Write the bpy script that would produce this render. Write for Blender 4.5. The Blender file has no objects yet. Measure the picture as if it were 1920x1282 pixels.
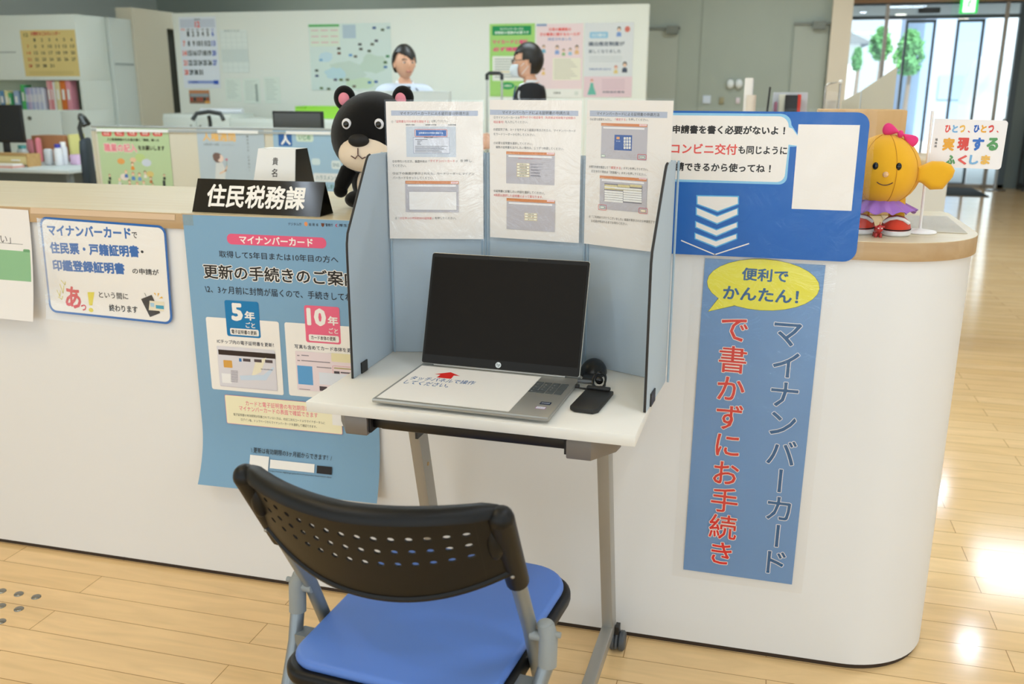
import bpy, bmesh, math, random
from mathutils import Vector, Matrix, Quaternion, noise
sc = bpy.context.scene
COL = sc.collection
rnd = random.Random(7)
PI = math.pi
# ------------------------------------------------------------------ camera
FPX = 1730.856                       # focal length in pixels of the 1920x1282 frame
CAM = Vector((0.453714, -2.062784, 1.335169))
YAW, PITCH, ROLL = 0.259252, 0.267380, -0.002884
def _axes():
    cy, sy, cp, sp = math.cos(YAW), math.sin(YAW), math.cos(PITCH), math.sin(PITCH)
    f = Vector((-sy*cp, cy*cp, -sp)); r0 = Vector((cy, sy, 0)); d0 = f.cross(r0)
    cr, sr = math.cos(ROLL), math.sin(ROLL)
    return cr*r0 + sr*d0, -sr*r0 + cr*d0, f
RIGHT, DOWN, FWD = _axes()
cam = bpy.data.cameras.new('camera'); cam_ob = bpy.data.objects.new('camera', cam); COL.objects.link(cam_ob)
cam_ob.matrix_world = Matrix(((RIGHT.x, -DOWN.x, -FWD.x, CAM.x), (RIGHT.y, -DOWN.y, -FWD.y, CAM.y), (RIGHT.z, -DOWN.z, -FWD.z, CAM.z), (0, 0, 0, 1)))
cam.sensor_width = 36; cam.lens = FPX/1920*36; cam.clip_start = .02; cam.clip_end = 200
cam.dof.use_dof = True; cam.dof.focus_distance = 1.95; cam.dof.aperture_fstop = 4.5
sc.camera = cam_ob
# ------------------------------------------------------------------ exposure, world, lights
vs = sc.view_settings
vs.view_transform = 'Standard'; vs.look = 'None'; vs.gamma = 1; vs.use_curve_mapping = False; vs.exposure = -0.02
w = bpy.data.worlds.new('daylight'); sc.world = w; w.use_nodes = True
bg = w.node_tree.nodes['Background']; bg.inputs[0].default_value = (.80, .92, 1, 1); bg.inputs[1].default_value = 1.55
def area(name, loc, rot, sx, sy, power, col, spread=PI):
    l = bpy.data.lights.new(name, 'AREA'); l.shape = 'RECTANGLE'; l.size = sx; l.size_y = sy; l.energy = power*.5; l.color = col; l.spread = spread
    o = bpy.data.objects.new(name, l); COL.objects.link(o); o.location = loc; o.rotation_euler = rot; return o
CEIL = 2.95
WARM = (1, .76, .40); NEUT = (.80, .94, 1.10); GREEN = (.85, 1.01, 1.09)
area('assumed_lobby_lamp', (-1.7, -1.1, CEIL-.03), (0, 0, 0), 1.2, .5, 30, WARM)  # unseen lamp, assumed from the warm light on the left of the counter
area('assumed_lobby_lamp', (1.2, -.9, CEIL-.03), (0, 0, 0), .5, .5, 24, NEUT)  # the neutral lobby lamps are out of view, added to lift the brightness
area('assumed_lobby_lamp', (-.3, -3.6, CEIL-.03), (0, 0, 0), 1.6, .5, 18, NEUT)
area('assumed_lobby_spot', (-1.15, -2.0, CEIL-.03), (0, 0, 0), .16, .16, 20, NEUT)  # unseen spots either side, assumed from crossing shadows on the chair seat
area('assumed_lobby_spot', (.95, -2.35, CEIL-.03), (0, 0, 0), .16, .16, 22, NEUT)
area('assumed_lobby_spot', (1.7, .75, CEIL-.03), (0, 0, 0), .14, .14, 24, NEUT)  # unseen spot, assumed from the shadow of the screen wing on the desk
area('assumed_lobby_lamp', (4.3, 2.4, CEIL-.03), (0, 0, 0), .6, .6, 75, NEUT)  # this lamp too is assumed from the wing shadow
area('assumed_lobby_lamp', (3.1, -2.6, CEIL-.03), (0, 0, 0), .6, .6, 40, NEUT)
area('assumed_lobby_lamp', (3.0, 6.5, CEIL-.03), (0, 0, 0), .7, .7, 60, NEUT)
for _x, _y, _p in ((-3.6, 2.2, 60), (-.6, 2.0, 45), (-3.6, 4.0, 60), (-1.1, 4.2, 50), (-5.0, 8.2, 36), (.3, 7.9, 36)):
    area('assumed_office_lamp', (_x, _y, CEIL-.03), (0, 0, 0), 1.2, .35, _p*1.25, GREEN)  # office lamps out of view, assumed from the greenish light on the white wall
for _x, _y in ((2.32, 5.1), (2.05, 4.0), (1.95, 5.9), (2.6, 8.2), (2.9, 10.8)):
    area('assumed_lobby_downlight', (_x, _y, CEIL-.03), (0, 0, 0), .12, .12, 13, NEUT)  # downlights assumed from glints mirrored in the floor
area('added_glare_lamp', (-2.5, -6.4, 1.05), (PI/2, 0, 0), 1.9, 1.5, 32, (.88, .95, 1))  # bare lamp added for sleeve glare, standing in for an assumed window; none modelled
area('added_glare_lamp', (1.25, -6.4, 1.05), (PI/2, 0, 0), .9, 1.5, 32, (.88, .95, 1))  # second bare lamp added for glare on the blue sign; no window built
sun = bpy.data.lights.new('sun', 'SUN'); sun.energy = 6.5; sun.angle = .02; sun.color = (1, .97, .92)
so = bpy.data.objects.new('sun', sun); COL.objects.link(so); so.rotation_euler = (math.radians(38), 0, math.radians(25))

# ------------------------------------------------------------------ helpers
def ray(x, y):
    return RIGHT*((x-960)/FPX) + DOWN*((y-641)/FPX) + FWD
def at(x, y, X=None, Y=None, Z=None, d=None):
    """the point of the world seen at (x, y) of the frame, on a plane X / Y / Z = const or at a depth d"""
    r = ray(x, y)
    t = d if d is not None else (X-CAM.x)/r.x if X is not None else (Y-CAM.y)/r.y if Y is not None else (Z-CAM.z)/r.z
    return CAM + r*t
def lin(h):
    if isinstance(h, (tuple, list)): c = h
    else:
        h = h.lstrip('#'); c = [int(h[i:i+2], 16)/255 for i in (0, 2, 4)]
    return tuple(x/12.92 if x <= .04045 else ((x+.055)/1.055)**2.4 for x in c)
MATS = {}
def M(name, hexc, rough=.55, metal=0., spec=.5, coat=0., bump=0., bscale=200., var=0., vscale=3., sheen=0., emit=0., alpha=None, stretch=None):
    if name in MATS: return MATS[name]
    m = bpy.data.materials.new(name); m.use_nodes = True; nt = m.node_tree; b = nt.nodes['Principled BSDF']
    c = lin(hexc)
    b.inputs['Base Color'].default_value = (*c, 1); b.inputs['Roughness'].default_value = rough; b.inputs['Metallic'].default_value = metal
    b.inputs['Specular IOR Level'].default_value = spec; b.inputs['Coat Weight'].default_value = coat
    if sheen: b.inputs['Sheen Weight'].default_value = sheen; b.inputs['Sheen Roughness'].default_value = .4
    if emit: b.inputs['Emission Color'].default_value = (*c, 1); b.inputs['Emission Strength'].default_value = emit
    tc = None
    if bump or var:
        tc = nt.nodes.new('ShaderNodeTexCoord')
        mp = nt.nodes.new('ShaderNodeMapping'); nt.links.new(tc.outputs['Object'], mp.inputs[0])
        if stretch: mp.inputs['Scale'].default_value = stretch
    if bump:
        n = nt.nodes.new('ShaderNodeTexNoise'); n.inputs['Scale'].default_value = bscale; n.inputs['Detail'].default_value = 4
        nt.links.new(mp.outputs[0], n.inputs['Vector'])
        bp = nt.nodes.new('ShaderNodeBump'); bp.inputs['Strength'].default_value = bump; bp.inputs['Distance'].default_value = .002
        nt.links.new(n.outputs['Fac'], bp.inputs['Height']); nt.links.new(bp.outputs[0], b.inputs['Normal'])
    if var:
        n = nt.nodes.new('ShaderNodeTexNoise'); n.inputs['Scale'].default_value = vscale; n.inputs['Detail'].default_value = 5
        nt.links.new(mp.outputs[0], n.inputs['Vector'])
        r = nt.nodes.new('ShaderNodeMapRange'); r.inputs[1].default_value = .3; r.inputs[2].default_value = .7
        r.inputs[3].default_value = 1-var; r.inputs[4].default_value = 1+var
        nt.links.new(n.outputs['Fac'], r.inputs[0])
        mx = nt.nodes.new('ShaderNodeMix'); mx.data_type = 'RGBA'; mx.blend_type = 'MULTIPLY'; mx.inputs[0].default_value = 1
        mx.inputs[6].default_value = (*c, 1); nt.links.new(r.outputs[0], mx.inputs[7]); nt.links.new(mx.outputs[2], b.inputs['Base Color'])
    MATS[name] = m; return m
def ink(hexc):
    return M('print_'+hexc.lstrip('#'), hexc, rough=.5, spec=.35)
def wood(name, hexc, hex2, axis='X', rough=.35, scale=1.0):
    if name in MATS: return MATS[name]
    m = M(name, hexc, rough=rough); nt = m.node_tree; b = nt.nodes['Principled BSDF']
    tc = nt.nodes.new('ShaderNodeTexCoord'); mp = nt.nodes.new('ShaderNodeMapping'); nt.links.new(tc.outputs['Object'], mp.inputs[0])
    s = [14*scale]*3; s['XYZ'.index(axis)] = 1.2*scale; mp.inputs['Scale'].default_value = s
    n = nt.nodes.new('ShaderNodeTexNoise'); n.inputs['Scale'].default_value = 3; n.inputs['Detail'].default_value = 8; n.inputs['Distortion'].default_value = .8
    nt.links.new(mp.outputs[0], n.inputs['Vector'])
    cr = nt.nodes.new('ShaderNodeValToRGB'); cr.color_ramp.elements[0].position = .35; cr.color_ramp.elements[1].position = .68
    cr.color_ramp.elements[0].color = (*lin(hexc), 1); cr.color_ramp.elements[1].color = (*lin(hex2), 1)
    nt.links.new(n.outputs['Fac'], cr.inputs[0]); nt.links.new(cr.outputs[0], b.inputs['Base Color'])
    return m
def film(name='clear_film', rough=.06, bump=.35, scale=22., tint=(1, 1, 1), refl=.10, fk=1.1):
    """clear laminating film: see-through, with a wrinkled gloss"""
    if name in MATS: return MATS[name]
    m = bpy.data.materials.new(name); m.use_nodes = True; nt = m.node_tree; nt.nodes.clear()
    out = nt.nodes.new('ShaderNodeOutputMaterial'); mix = nt.nodes.new('ShaderNodeMixShader')
    t = nt.nodes.new('ShaderNodeBsdfTransparent'); t.inputs[0].default_value = (*tint, 1)
    g = nt.nodes.new('ShaderNodeBsdfGlossy'); g.inputs['Roughness'].default_value = rough
    fr = nt.nodes.new('ShaderNodeFresnel'); fr.inputs['IOR'].default_value = 1.48
    ad = nt.nodes.new('ShaderNodeMath'); ad.operation = 'MULTIPLY_ADD'; ad.inputs[1].default_value = fk; ad.inputs[2].default_value = refl-.04
    nt.links.new(fr.outputs[0], ad.inputs[0])
    tc = nt.nodes.new('ShaderNodeTexCoord')
    n = nt.nodes.new('ShaderNodeTexNoise'); n.inputs['Scale'].default_value = scale; n.inputs['Detail'].default_value = 6; n.inputs['Roughness'].default_value = .62; n.inputs['Distortion'].default_value = 1.5
    nt.links.new(tc.outputs['Object'], n.inputs['Vector'])
    bp = nt.nodes.new('ShaderNodeBump'); bp.inputs['Strength'].default_value = bump; bp.inputs['Distance'].default_value = .01
    nt.links.new(n.outputs['Fac'], bp.inputs['Height'])
    nt.links.new(bp.outputs[0], g.inputs['Normal'])
    nt.links.new(ad.outputs[0], mix.inputs[0]); nt.links.new(t.outputs[0], mix.inputs[1]); nt.links.new(g.outputs[0], mix.inputs[2]); nt.links.new(mix.outputs[0], out.inputs[0])
    MATS[name] = m; return m

class MB:
    """collects shapes and links them as ONE mesh object"""
    def __init__(s, mat=None): s.v = []; s.f = []; s.m = []; s.sm = []; s.mats = []; s.mat = mat
    def _mi(s, mat):
        mat = mat or s.mat
        if mat not in s.mats: s.mats.append(mat)
        return s.mats.index(mat)
    def add(s, vs, fs, mat=None, smooth=False, T=None):
        o = len(s.v); k = s._mi(mat)
        for p in vs:
            p = Vector(p); s.v.append(T @ p if T is not None else p)
        for f in fs: s.f.append([i+o for i in f]); s.m.append(k); s.sm.append(smooth)
        return s
    def bm(s, bm, mat=None, smooth=False, T=None):
        bm.verts.index_update(); s.add([v.co.copy() for v in bm.verts], [[v.index for v in f.verts] for f in bm.faces], mat, smooth, T); bm.free(); return s
    def box(s, x0, x1, y0, y1, z0, z1, mat=None, bev=0., seg=2, T=None, smooth=None):
        b = bmesh.new(); bmesh.ops.create_cube(b, size=1)
        for v in b.verts: v.co = Vector((x0 if v.co.x < 0 else x1, y0 if v.co.y < 0 else y1, z0 if v.co.z < 0 else z1))
        if bev: bmesh.ops.bevel(b, geom=b.edges[:], offset=bev, segments=seg, affect='EDGES', profile=.5)
        return s.bm(b, mat, bool(bev) if smooth is None else smooth, T)
    def prism(s, pts, a, b, ax='z', mat=None, bev=0., seg=2, T=None, smooth=False):
        """polygon pts extruded along ax from a to b; pts are (y,z) for x, (x,z) for y, (x,y) for z"""
        g = bmesh.new()
        def mk(p, h): return Vector((h, p[0], p[1])) if ax == 'x' else Vector((p[0], h, p[1])) if ax == 'y' else Vector((p[0], p[1], h))
        lo = [g.verts.new(mk(p, a)) for p in pts]; hi = [g.verts.new(mk(p, b)) for p in pts]; n = len(pts)
        g.faces.new(lo[::-1]); g.faces.new(hi)
        for i in range(n): g.faces.new([lo[i], lo[(i+1) % n], hi[(i+1) % n], hi[i]])
        bmesh.ops.recalc_face_normals(g, faces=g.faces[:])
        if bev:
            es = [e for e in g.edges if (e.verts[0] in lo) == (e.verts[1] in lo)]
            bmesh.ops.bevel(g, geom=es, offset=bev, segments=seg, affect='EDGES', profile=.5)
        return s.bm(g, mat, smooth or bool(bev), T)
    def tube(s, path, r, mat=None, n=10, closed=False, T=None, cap=True):
        P = [Vector(p) for p in path]; k = len(P); R = r if callable(r) else (lambda t: r); vs = []; fs = []
        def tan(i):
            if closed: return (P[(i+1) % k]-P[i-1]).normalized()
            return (P[min(i+1, k-1)]-P[max(i-1, 0)]).normalized()
        t0 = tan(0); nrm = t0.orthogonal().normalized()
        for i in range(k):
            t = tan(i); nrm = (nrm - t*nrm.dot(t)).normalized(); bn = t.cross(nrm); rr = R(i/max(1, k-1))
            for j in range(n):
                a = 2*PI*j/n; vs.append(P[i] + (nrm*math.cos(a)+bn*math.sin(a))*rr)
        for i in range(k if closed else k-1):
            for j in range(n):
                i2 = (i+1) % k
                fs.append([i*n+j, i*n+(j+1) % n, i2*n+(j+1) % n, i2*n+j])
        if cap and not closed: fs.append(list(range(n))[::-1]); fs.append([(k-1)*n+j for j in range(n)])
        return s.add(vs, fs, mat, True, T)
    def lathe(s, prof, c=(0, 0, 0), mat=None, n=24, T=None, smooth=True):
        vs = []; fs = []; k = len(prof); c = Vector(c)
        for r, z in prof:
            for j in range(n):
                a = 2*PI*j/n; vs.append(c + Vector((r*math.cos(a), r*math.sin(a), z)))
        for i in range(k-1):
            for j in range(n): fs.append([i*n+j, i*n+(j+1) % n, (i+1)*n+(j+1) % n, (i+1)*n+j])
        if prof[0][0] > 1e-6: fs.append(list(range(n))[::-1])
        if prof[-1][0] > 1e-6: fs.append([(k-1)*n+j for j in range(n)])
        return s.add(vs, fs, mat, smooth, T)
    def ell(s, c, r, mat=None, nu=28, nv=18, T=None, fn=None):
        c = Vector(c); r = (r, r, r) if not hasattr(r, '__len__') else r; vs = []; fs = []
        for i in range(nv+1):
            th = PI*i/nv
            for j in range(nu):
                ph = 2*PI*j/nu; p = Vector((math.sin(th)*math.cos(ph), math.sin(th)*math.sin(ph), math.cos(th)))
                if fn: p = fn(p)
                vs.append(c + Vector((p.x*r[0], p.y*r[1], p.z*r[2])))
        for i in range(nv):
            for j in range(nu): fs.append([i*nu+j, (i+1)*nu+j, (i+1)*nu+(j+1) % nu, i*nu+(j+1) % nu])
        return s.add(vs, fs, mat, True, T)
    def grid(s, fn, nu, nv, mat=None, smooth=True, skip=None):
        vs = [fn(i/nu, j/nv) for j in range(nv+1) for i in range(nu+1)]; fs = []
        for j in range(nv):
            for i in range(nu):
                if skip and skip(i, j): continue
                a = j*(nu+1)+i; fs.append([a, a+1, a+nu+2, a+nu+1])
        return s.add(vs, fs, mat, smooth)
    def mesh(s, name, M_=None):
        me = bpy.data.meshes.new(name); me.from_pydata([(M_ @ p if M_ is not None else p)[:] for p in s.v], [], s.f)
        for m in s.mats: me.materials.append(m)
        me.polygons.foreach_set('material_index', s.m); me.polygons.foreach_set('use_smooth', s.sm); me.update(); return me
    def build(s, name, parent=None, world=False, weld=False, solid=0., sub=0, auto=True, label=None):
        Mi = None
        if world and parent is not None:
            r = parent
            while r.parent: r = r.parent
            Mi = r.matrix_basis.inverted()
        o = bpy.data.objects.new(name, s.mesh(name, Mi)); COL.objects.link(o)
        if parent is not None: o.parent = parent
        if weld: md = o.modifiers.new('weld', 'WELD'); md.merge_threshold = 1e-5
        if solid: md = o.modifiers.new('solid', 'SOLIDIFY'); md.thickness = solid; md.offset = 0
        if sub: md = o.modifiers.new('sub', 'SUBSURF'); md.levels = md.render_levels = sub
        if auto and any(s.sm):
            try: o.data.set_sharp_from_angle(angle=math.radians(40))
            except Exception: pass
        if label: o['label'] = label
        return o
def tag(o, label=None, cat=None, group=None, kind=None):
    if label: o['label'] = label
    if cat: o['category'] = cat
    if group: o['group'] = group
    if kind: o['kind'] = kind
    return o
def thing(name, label, cat, loc=(0, 0, 0), rz=0., group=None):
    o = bpy.data.objects.new(name, None); COL.objects.link(o); o.empty_display_size = .05
    o.location = loc; o.rotation_euler = (0, 0, rz)
    o.matrix_basis = Matrix.Translation(Vector(loc)) @ Matrix.Rotation(rz, 4, 'Z')
    return tag(o, label, cat, group)
def solo(mb, name, label, cat, loc, group=None, **kw):
    """a thing that is one mesh: its origin goes to loc"""
    loc = Vector(loc); mb.v = [p-loc for p in mb.v]
    o = mb.build(name, **kw); o.location = loc; return tag(o, label, cat, group)
def struct(mb, name, parent=None):
    o = mb.build(name, parent); 
    if parent is None: o['kind'] = 'structure'
    return o
def copy_tree(o, parent=None):
    c = o.copy(); COL.objects.link(c)
    if parent is not None: c.parent = parent
    for ch in list(o.children): copy_tree(ch, c)
    return c
def rrect(x0, y0, x1, y1, r, n=6):
    pts = []
    for cx, cy, a0 in ((x1-r, y0+r, -PI/2), (x1-r, y1-r, 0), (x0+r, y1-r, PI/2), (x0+r, y0+r, PI)):
        for k in range(n+1):
            a = a0+PI/2*k/n; pts.append((cx+r*math.cos(a), cy+r*math.sin(a)))
    return pts

# ------------------------------------------------------------------ lettering and printed sheets
_fc = bpy.data.curves.new('lettering', 'FONT'); _fo = bpy.data.objects.new('lettering', _fc); COL.objects.link(_fo)
_fc.resolution_u = 2; _fc.fill_mode = 'FRONT'
_glyphs = {}
def glyphs(body, bold=0., shear=0.):
    """outlines of a line of lettering (em = 1); bold strokes are swept round a small circle"""
    key = (body, round(bold, 4), shear)
    if key in _glyphs: return _glyphs[key]
    if bold:
        v0, f0 = glyphs(body, 0, shear)[:2]; n = 4 if bold < .016 else 8; vs = []; fs = []; zs = []
        offs = [(bold*math.cos(2*PI*(i+.5)/n), bold*math.sin(2*PI*(i+.5)/n)) for i in range(n)]+([(0, 0)] if bold > .03 else [])
        for ox, oy in offs:
            k = len(vs); vs += [(x+ox, y+oy) for x, y in v0]; fs += [[i+k for i in f] for f in f0]; zs += [k/max(1, len(v0))*.005]*len(v0)
    else:
        _fc.body = body; _fc.shear = shear; _fc.update_tag()
        dg = bpy.context.evaluated_depsgraph_get(); dg.update()
        ev = _fo.evaluated_get(dg); me = ev.to_mesh()
        vs = [(v.co.x, v.co.y) for v in me.vertices]; fs = [list(p.vertices) for p in me.polygons]; zs = [0]*len(vs); ev.to_mesh_clear()
    if vs:
        xs = [p[0] for p in vs]; ys = [p[1] for p in vs]; bb = (min(xs), min(ys), max(xs), max(ys))
    else: bb = (0, 0, 1, 1)
    _glyphs[key] = (vs, fs, bb, zs); return _glyphs[key]
class Sheet:
    """a flat printed thing: corner o, unit vectors u (to the right) and v (down), size in mm; the print is raised by hundredths of a mm"""
    def __init__(s, o, u, v, w, h, base='#F2EFEA', r=0., thick=.4, nu=1, nv=1, back=None):
        s.o = Vector(o); s.u = Vector(u).normalized(); s.v = Vector(v); s.v = (s.v - s.u*s.v.dot(s.u)).normalized(); s.n = s.v.cross(s.u)
        s.w = w; s.h = h; s.mb = MB(); s.k = 0; s.tf = (0, 0, 1); s.warp = None
        m = ink(base)
        if r: s.mb.prism(rrect(0, 0, w, h, r), -thick, 0, 'z', m)
        else:
            s.mb.grid(lambda a, b: (a*w, b*h, 0), nu, nv, m); s.mb.grid(lambda a, b: (a*w, b*h, -thick), nu, nv, ink(back) if back else m)
    def P(s, x, y):
        ox, oy, k = s.tf; r = ray(ox+x/k, oy+y/k); t = (s.o-CAM).dot(s.n)/r.dot(s.n); p = CAM + r*t - s.o
        return p.dot(s.u)*1000, p.dot(s.v)*1000
    def _z(s): s.k += 1; return .05+.022*s.k
    def pmm(s, pts, hexc):
        z = s._z(); s.mb.add([(x, y, z) for x, y in pts], [list(range(len(pts)))], ink(hexc)); return s
    def poly(s, pts, hexc): return s.pmm([s.P(*p) for p in pts], hexc)
    def rect(s, x0, y0, x1, y1, hexc, r=0.):
        a, b = s.P(x0, (y0+y1)/2), s.P(x1, (y0+y1)/2); c, d = s.P((x0+x1)/2, y0), s.P((x0+x1)/2, y1)
        return s.rmm(a[0], c[1], b[0], d[1], hexc, r)
    def rmm(s, x0, y0, x1, y1, hexc, r=0.):
        return s.pmm(rrect(x0, y0, x1, y1, r) if r else [(x0, y0), (x1, y0), (x1, y1), (x0, y1)], hexc)
    def ell(s, x, y, rx, ry, hexc, rot=0., n=28):
        c = s.P(x, y); a = s.P(x+rx, y)[0]-c[0]; b = s.P(x, y+ry)[1]-c[1]
        cr, sr = math.cos(rot), math.sin(rot)
        return s.pmm([(c[0]+a*math.cos(t)*cr-b*math.sin(t)*sr, c[1]+a*math.cos(t)*sr+b*math.sin(t)*cr) for t in [2*PI*i/n for i in range(n)]], hexc)
    def line(s, pts, wd, hexc, closed=False):
        p = [Vector(s.P(*q)) for q in pts]; z = s._z(); m = ink(hexc); n = len(p)
        for i in range(n if closed else n-1):
            a, b = p[i], p[(i+1) % n]; d = (b-a); 
            if d.length < 1e-6: continue
            d = d.normalized(); q = Vector((-d.y, d.x))*wd/2; e = d*wd*.45
            s.mb.add([(*(a-e+q), z), (*(b+e+q), z), (*(b+e-q), z), (*(a-e-q), z)], [[0, 1, 2, 3]], m)
        return s
    def _put(s, g, x, y, sx, sy, hexc, rot=0., cx=0, cy=0):
        vs, fs, bb, zs = g; z = s._z(); s.k += 2 if max(zs) > 0 else 0; cr, sr = math.cos(rot), math.sin(rot)
        out = []
        for (a, b), dz in zip(vs, zs):
            px, py = (a-cx)*sx, -(b-cy)*sy; out.append((x+px*cr-py*sr, y+px*sr+py*cr, z+dz))
        s.mb.add(out, fs, ink(hexc)); return s
    def text(s, body, A, B, h, hexc='#2A2522', bold=0., rot=None, shear=0., out=None):
        """one line of lettering whose ink runs from A (left middle) to B (right middle), h tall, all in frame pixels of the current view"""
        a, b = s.P(*A), s.P(*B); m = ((A[0]+B[0])/2, (A[1]+B[1])/2); hm = abs(s.P(m[0], m[1]+h/2)[1]-s.P(m[0], m[1]-h/2)[1])
        return s.tmm(body, (a[0]+b[0])/2, (a[1]+b[1])/2, math.hypot(b[0]-a[0], b[1]-a[1]), hm, hexc, bold, math.atan2(b[1]-a[1], b[0]-a[0]) if rot == 'line' else (rot or 0.), shear, out)
    def tmm(s, body, cx, cy, wmm, hmm, hexc='#2A2522', bold=0., rot=0., shear=0., out=None):
        if out:
            g0 = glyphs(body, bold, shear); bb = g0[2]; sx = wmm/(bb[2]-bb[0]); sy = hmm/(bb[3]-bb[1])
            g = glyphs(body, bold+out[1], shear); s._put(g, cx, cy, sx, sy, out[0], rot, (bb[0]+bb[2])/2, (bb[1]+bb[3])/2)
            return s._put(g0, cx, cy, sx, sy, hexc, rot, (bb[0]+bb[2])/2, (bb[1]+bb[3])/2)
        g = glyphs(body, bold, shear); bb = g[2]; sx = wmm/max(1e-6, bb[2]-bb[0]); sy = hmm/max(1e-6, bb[3]-bb[1])
        return s._put(g, cx, cy, sx, sy, hexc, rot, (bb[0]+bb[2])/2, (bb[1]+bb[3])/2)
    def vtext(s, body, A, B, wpx, hexc, bold=0., out=None):
        """a column of characters from A (middle of the first) to B (middle of the last)"""
        ref = glyphs('書', bold)[2]; m = s.P(*A); m2 = s.P(A[0]+wpx, A[1]); k = (m2[0]-m[0])/(ref[2]-ref[0]); n = len(body)
        a, b = s.P(*A), s.P(*B)
        for i, ch in enumerate(body):
            if ch in ' 　': continue
            t = i/max(1, n-1); x, y = a[0]+(b[0]-a[0])*t, a[1]+(b[1]-a[1])*t; rot = PI/2 if ch in 'ー―（）「」' else 0
            for hx, off in (([(out[0], out[1])] if out else []) + [(hexc, 0)]):
                g = glyphs(ch, bold+off); bb = g[2]; s._put(g, x, y, k, k, hx, rot, (bb[0]+bb[2])/2, (bb[1]+bb[3])/2)
        return s
    def world(s, x, y, z=0):
        if s.warp: x, y, z = s.warp(x, y, z)
        return s.o + s.u*(x/1000) + s.v*(y/1000) + s.n*(z/1000)
    def done(s, name, label=None, cat=None, parent=None, group=None):
        s.mb.v = [s.world(*p) for p in s.mb.v]
        if parent is not None: return s.mb.build(name, parent, world=True)
        c = s.world(s.w/2, s.h, 0)
        return solo(s.mb, name, label, cat, c, group)
    def cover(s, parent, x0, y0, x1, y1, mat, dz=.9, r=4, name='clear_cover', bulge=0.):
        mb = MB(mat); n = 14
        def fn(a, b):
            z = dz+bulge*math.sin(PI*a)*math.sin(PI*b); return s.world(x0+a*(x1-x0), y0+b*(y1-y0), z)
        mb.grid(fn, n, n); return mb.build(name, parent, world=True)
# ------------------------------------------------------------------ the setting
def floor_mat():
    m = bpy.data.materials.new('maple_floor'); m.use_nodes = True; nt = m.node_tree; b = nt.nodes['Principled BSDF']; L = nt.links.new
    tc = nt.nodes.new('ShaderNodeTexCoord'); br = nt.nodes.new('ShaderNodeTexBrick')
    mp = nt.nodes.new('ShaderNodeMapping'); L(tc.outputs['Object'], mp.inputs[0]); mp.inputs['Location'].default_value = (.36, .091, 0)
    L(mp.outputs[0], br.inputs['Vector'])
    br.offset = .37; br.offset_frequency = 2; br.squash = 1
    br.inputs['Scale'].default_value = 1; br.inputs['Brick Width'].default_value = .91; br.inputs['Row Height'].default_value = .0925
    br.inputs['Mortar Size'].default_value = .0011; br.inputs['Mortar Smooth'].default_value = .1; br.inputs['Bias'].default_value = 0
    br.inputs['Color1'].default_value = (*lin('#EDC891'), 1); br.inputs['Color2'].default_value = (*lin('#F4D19D'), 1); br.inputs['Mortar'].default_value = (*lin('#A97F4E'), 1)
    m2 = nt.nodes.new('ShaderNodeMapping'); L(tc.outputs['Object'], m2.inputs[0]); m2.inputs['Scale'].default_value = (1.3, 9, 1)
    n = nt.nodes.new('ShaderNodeTexNoise'); n.inputs['Scale'].default_value = 2.2; n.inputs['Detail'].default_value = 6; n.inputs['Distortion'].default_value = 1.6
    L(m2.outputs[0], n.inputs['Vector'])
    r = nt.nodes.new('ShaderNodeMapRange'); r.inputs[1].default_value = .3; r.inputs[2].default_value = .75; r.inputs[3].default_value = .90; r.inputs[4].default_value = 1.06
    L(n.outputs['Fac'], r.inputs[0])
    mx = nt.nodes.new('ShaderNodeMix'); mx.data_type = 'RGBA'; mx.blend_type = 'MULTIPLY'; mx.inputs[0].default_value = 1
    L(br.outputs['Color'], mx.inputs[6]); L(r.outputs[0], mx.inputs[7]); L(mx.outputs[2], b.inputs['Base Color'])
    n2 = nt.nodes.new('ShaderNodeTexNoise'); n2.inputs['Scale'].default_value = 1.1; n2.inputs['Detail'].default_value = 2; L(m2.outputs[0], n2.inputs['Vector'])
    bp = nt.nodes.new('ShaderNodeBump'); bp.inputs['Strength'].default_value = .12; bp.inputs['Distance'].default_value = .002
    ma = nt.nodes.new('ShaderNodeMath'); ma.operation = 'MULTIPLY_ADD'; ma.inputs[1].default_value = -.5
    L(br.outputs['Fac'], ma.inputs[0]); L(n2.outputs['Fac'], ma.inputs[2]); L(ma.outputs[0], bp.inputs['Height']); L(bp.outputs[0], b.inputs['Normal'])
    b.inputs['Roughness'].default_value = .115; b.inputs['Specular IOR Level'].default_value = .28
    return m
struct(MB(floor_mat()).box(-8, 8, -6, 12.5, -.1, 0), 'floor')
struct(MB(M('ceiling_board', '#D9DAD2', .8)).box(-8, 8, -9.5, 12.4, CEIL, CEIL+.1), 'ceiling')
WALLG = M('wall_sage', '#A8B1A6', .5, var=.02)
CREAM = M('wall_cream', '#D9D3BF', .6)
WHITEP = M('partition_white', '#EEF2EA', .5)
GREYP = M('locker_grey', '#C4CCC8', .5)
DARK = M('dark_gap', '#3B3D36', .6)
BYW = 9.8
struct(MB(WALLG).box(-8, 1.12, BYW, BYW+.12, 0, CEIL), 'wall_back')
struct(MB(M('pillar_beige', '#E8DCC8', .6)).box(1.12, 1.34, 9.66, 12.5, 0, CEIL), 'wall_pillar')
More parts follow.
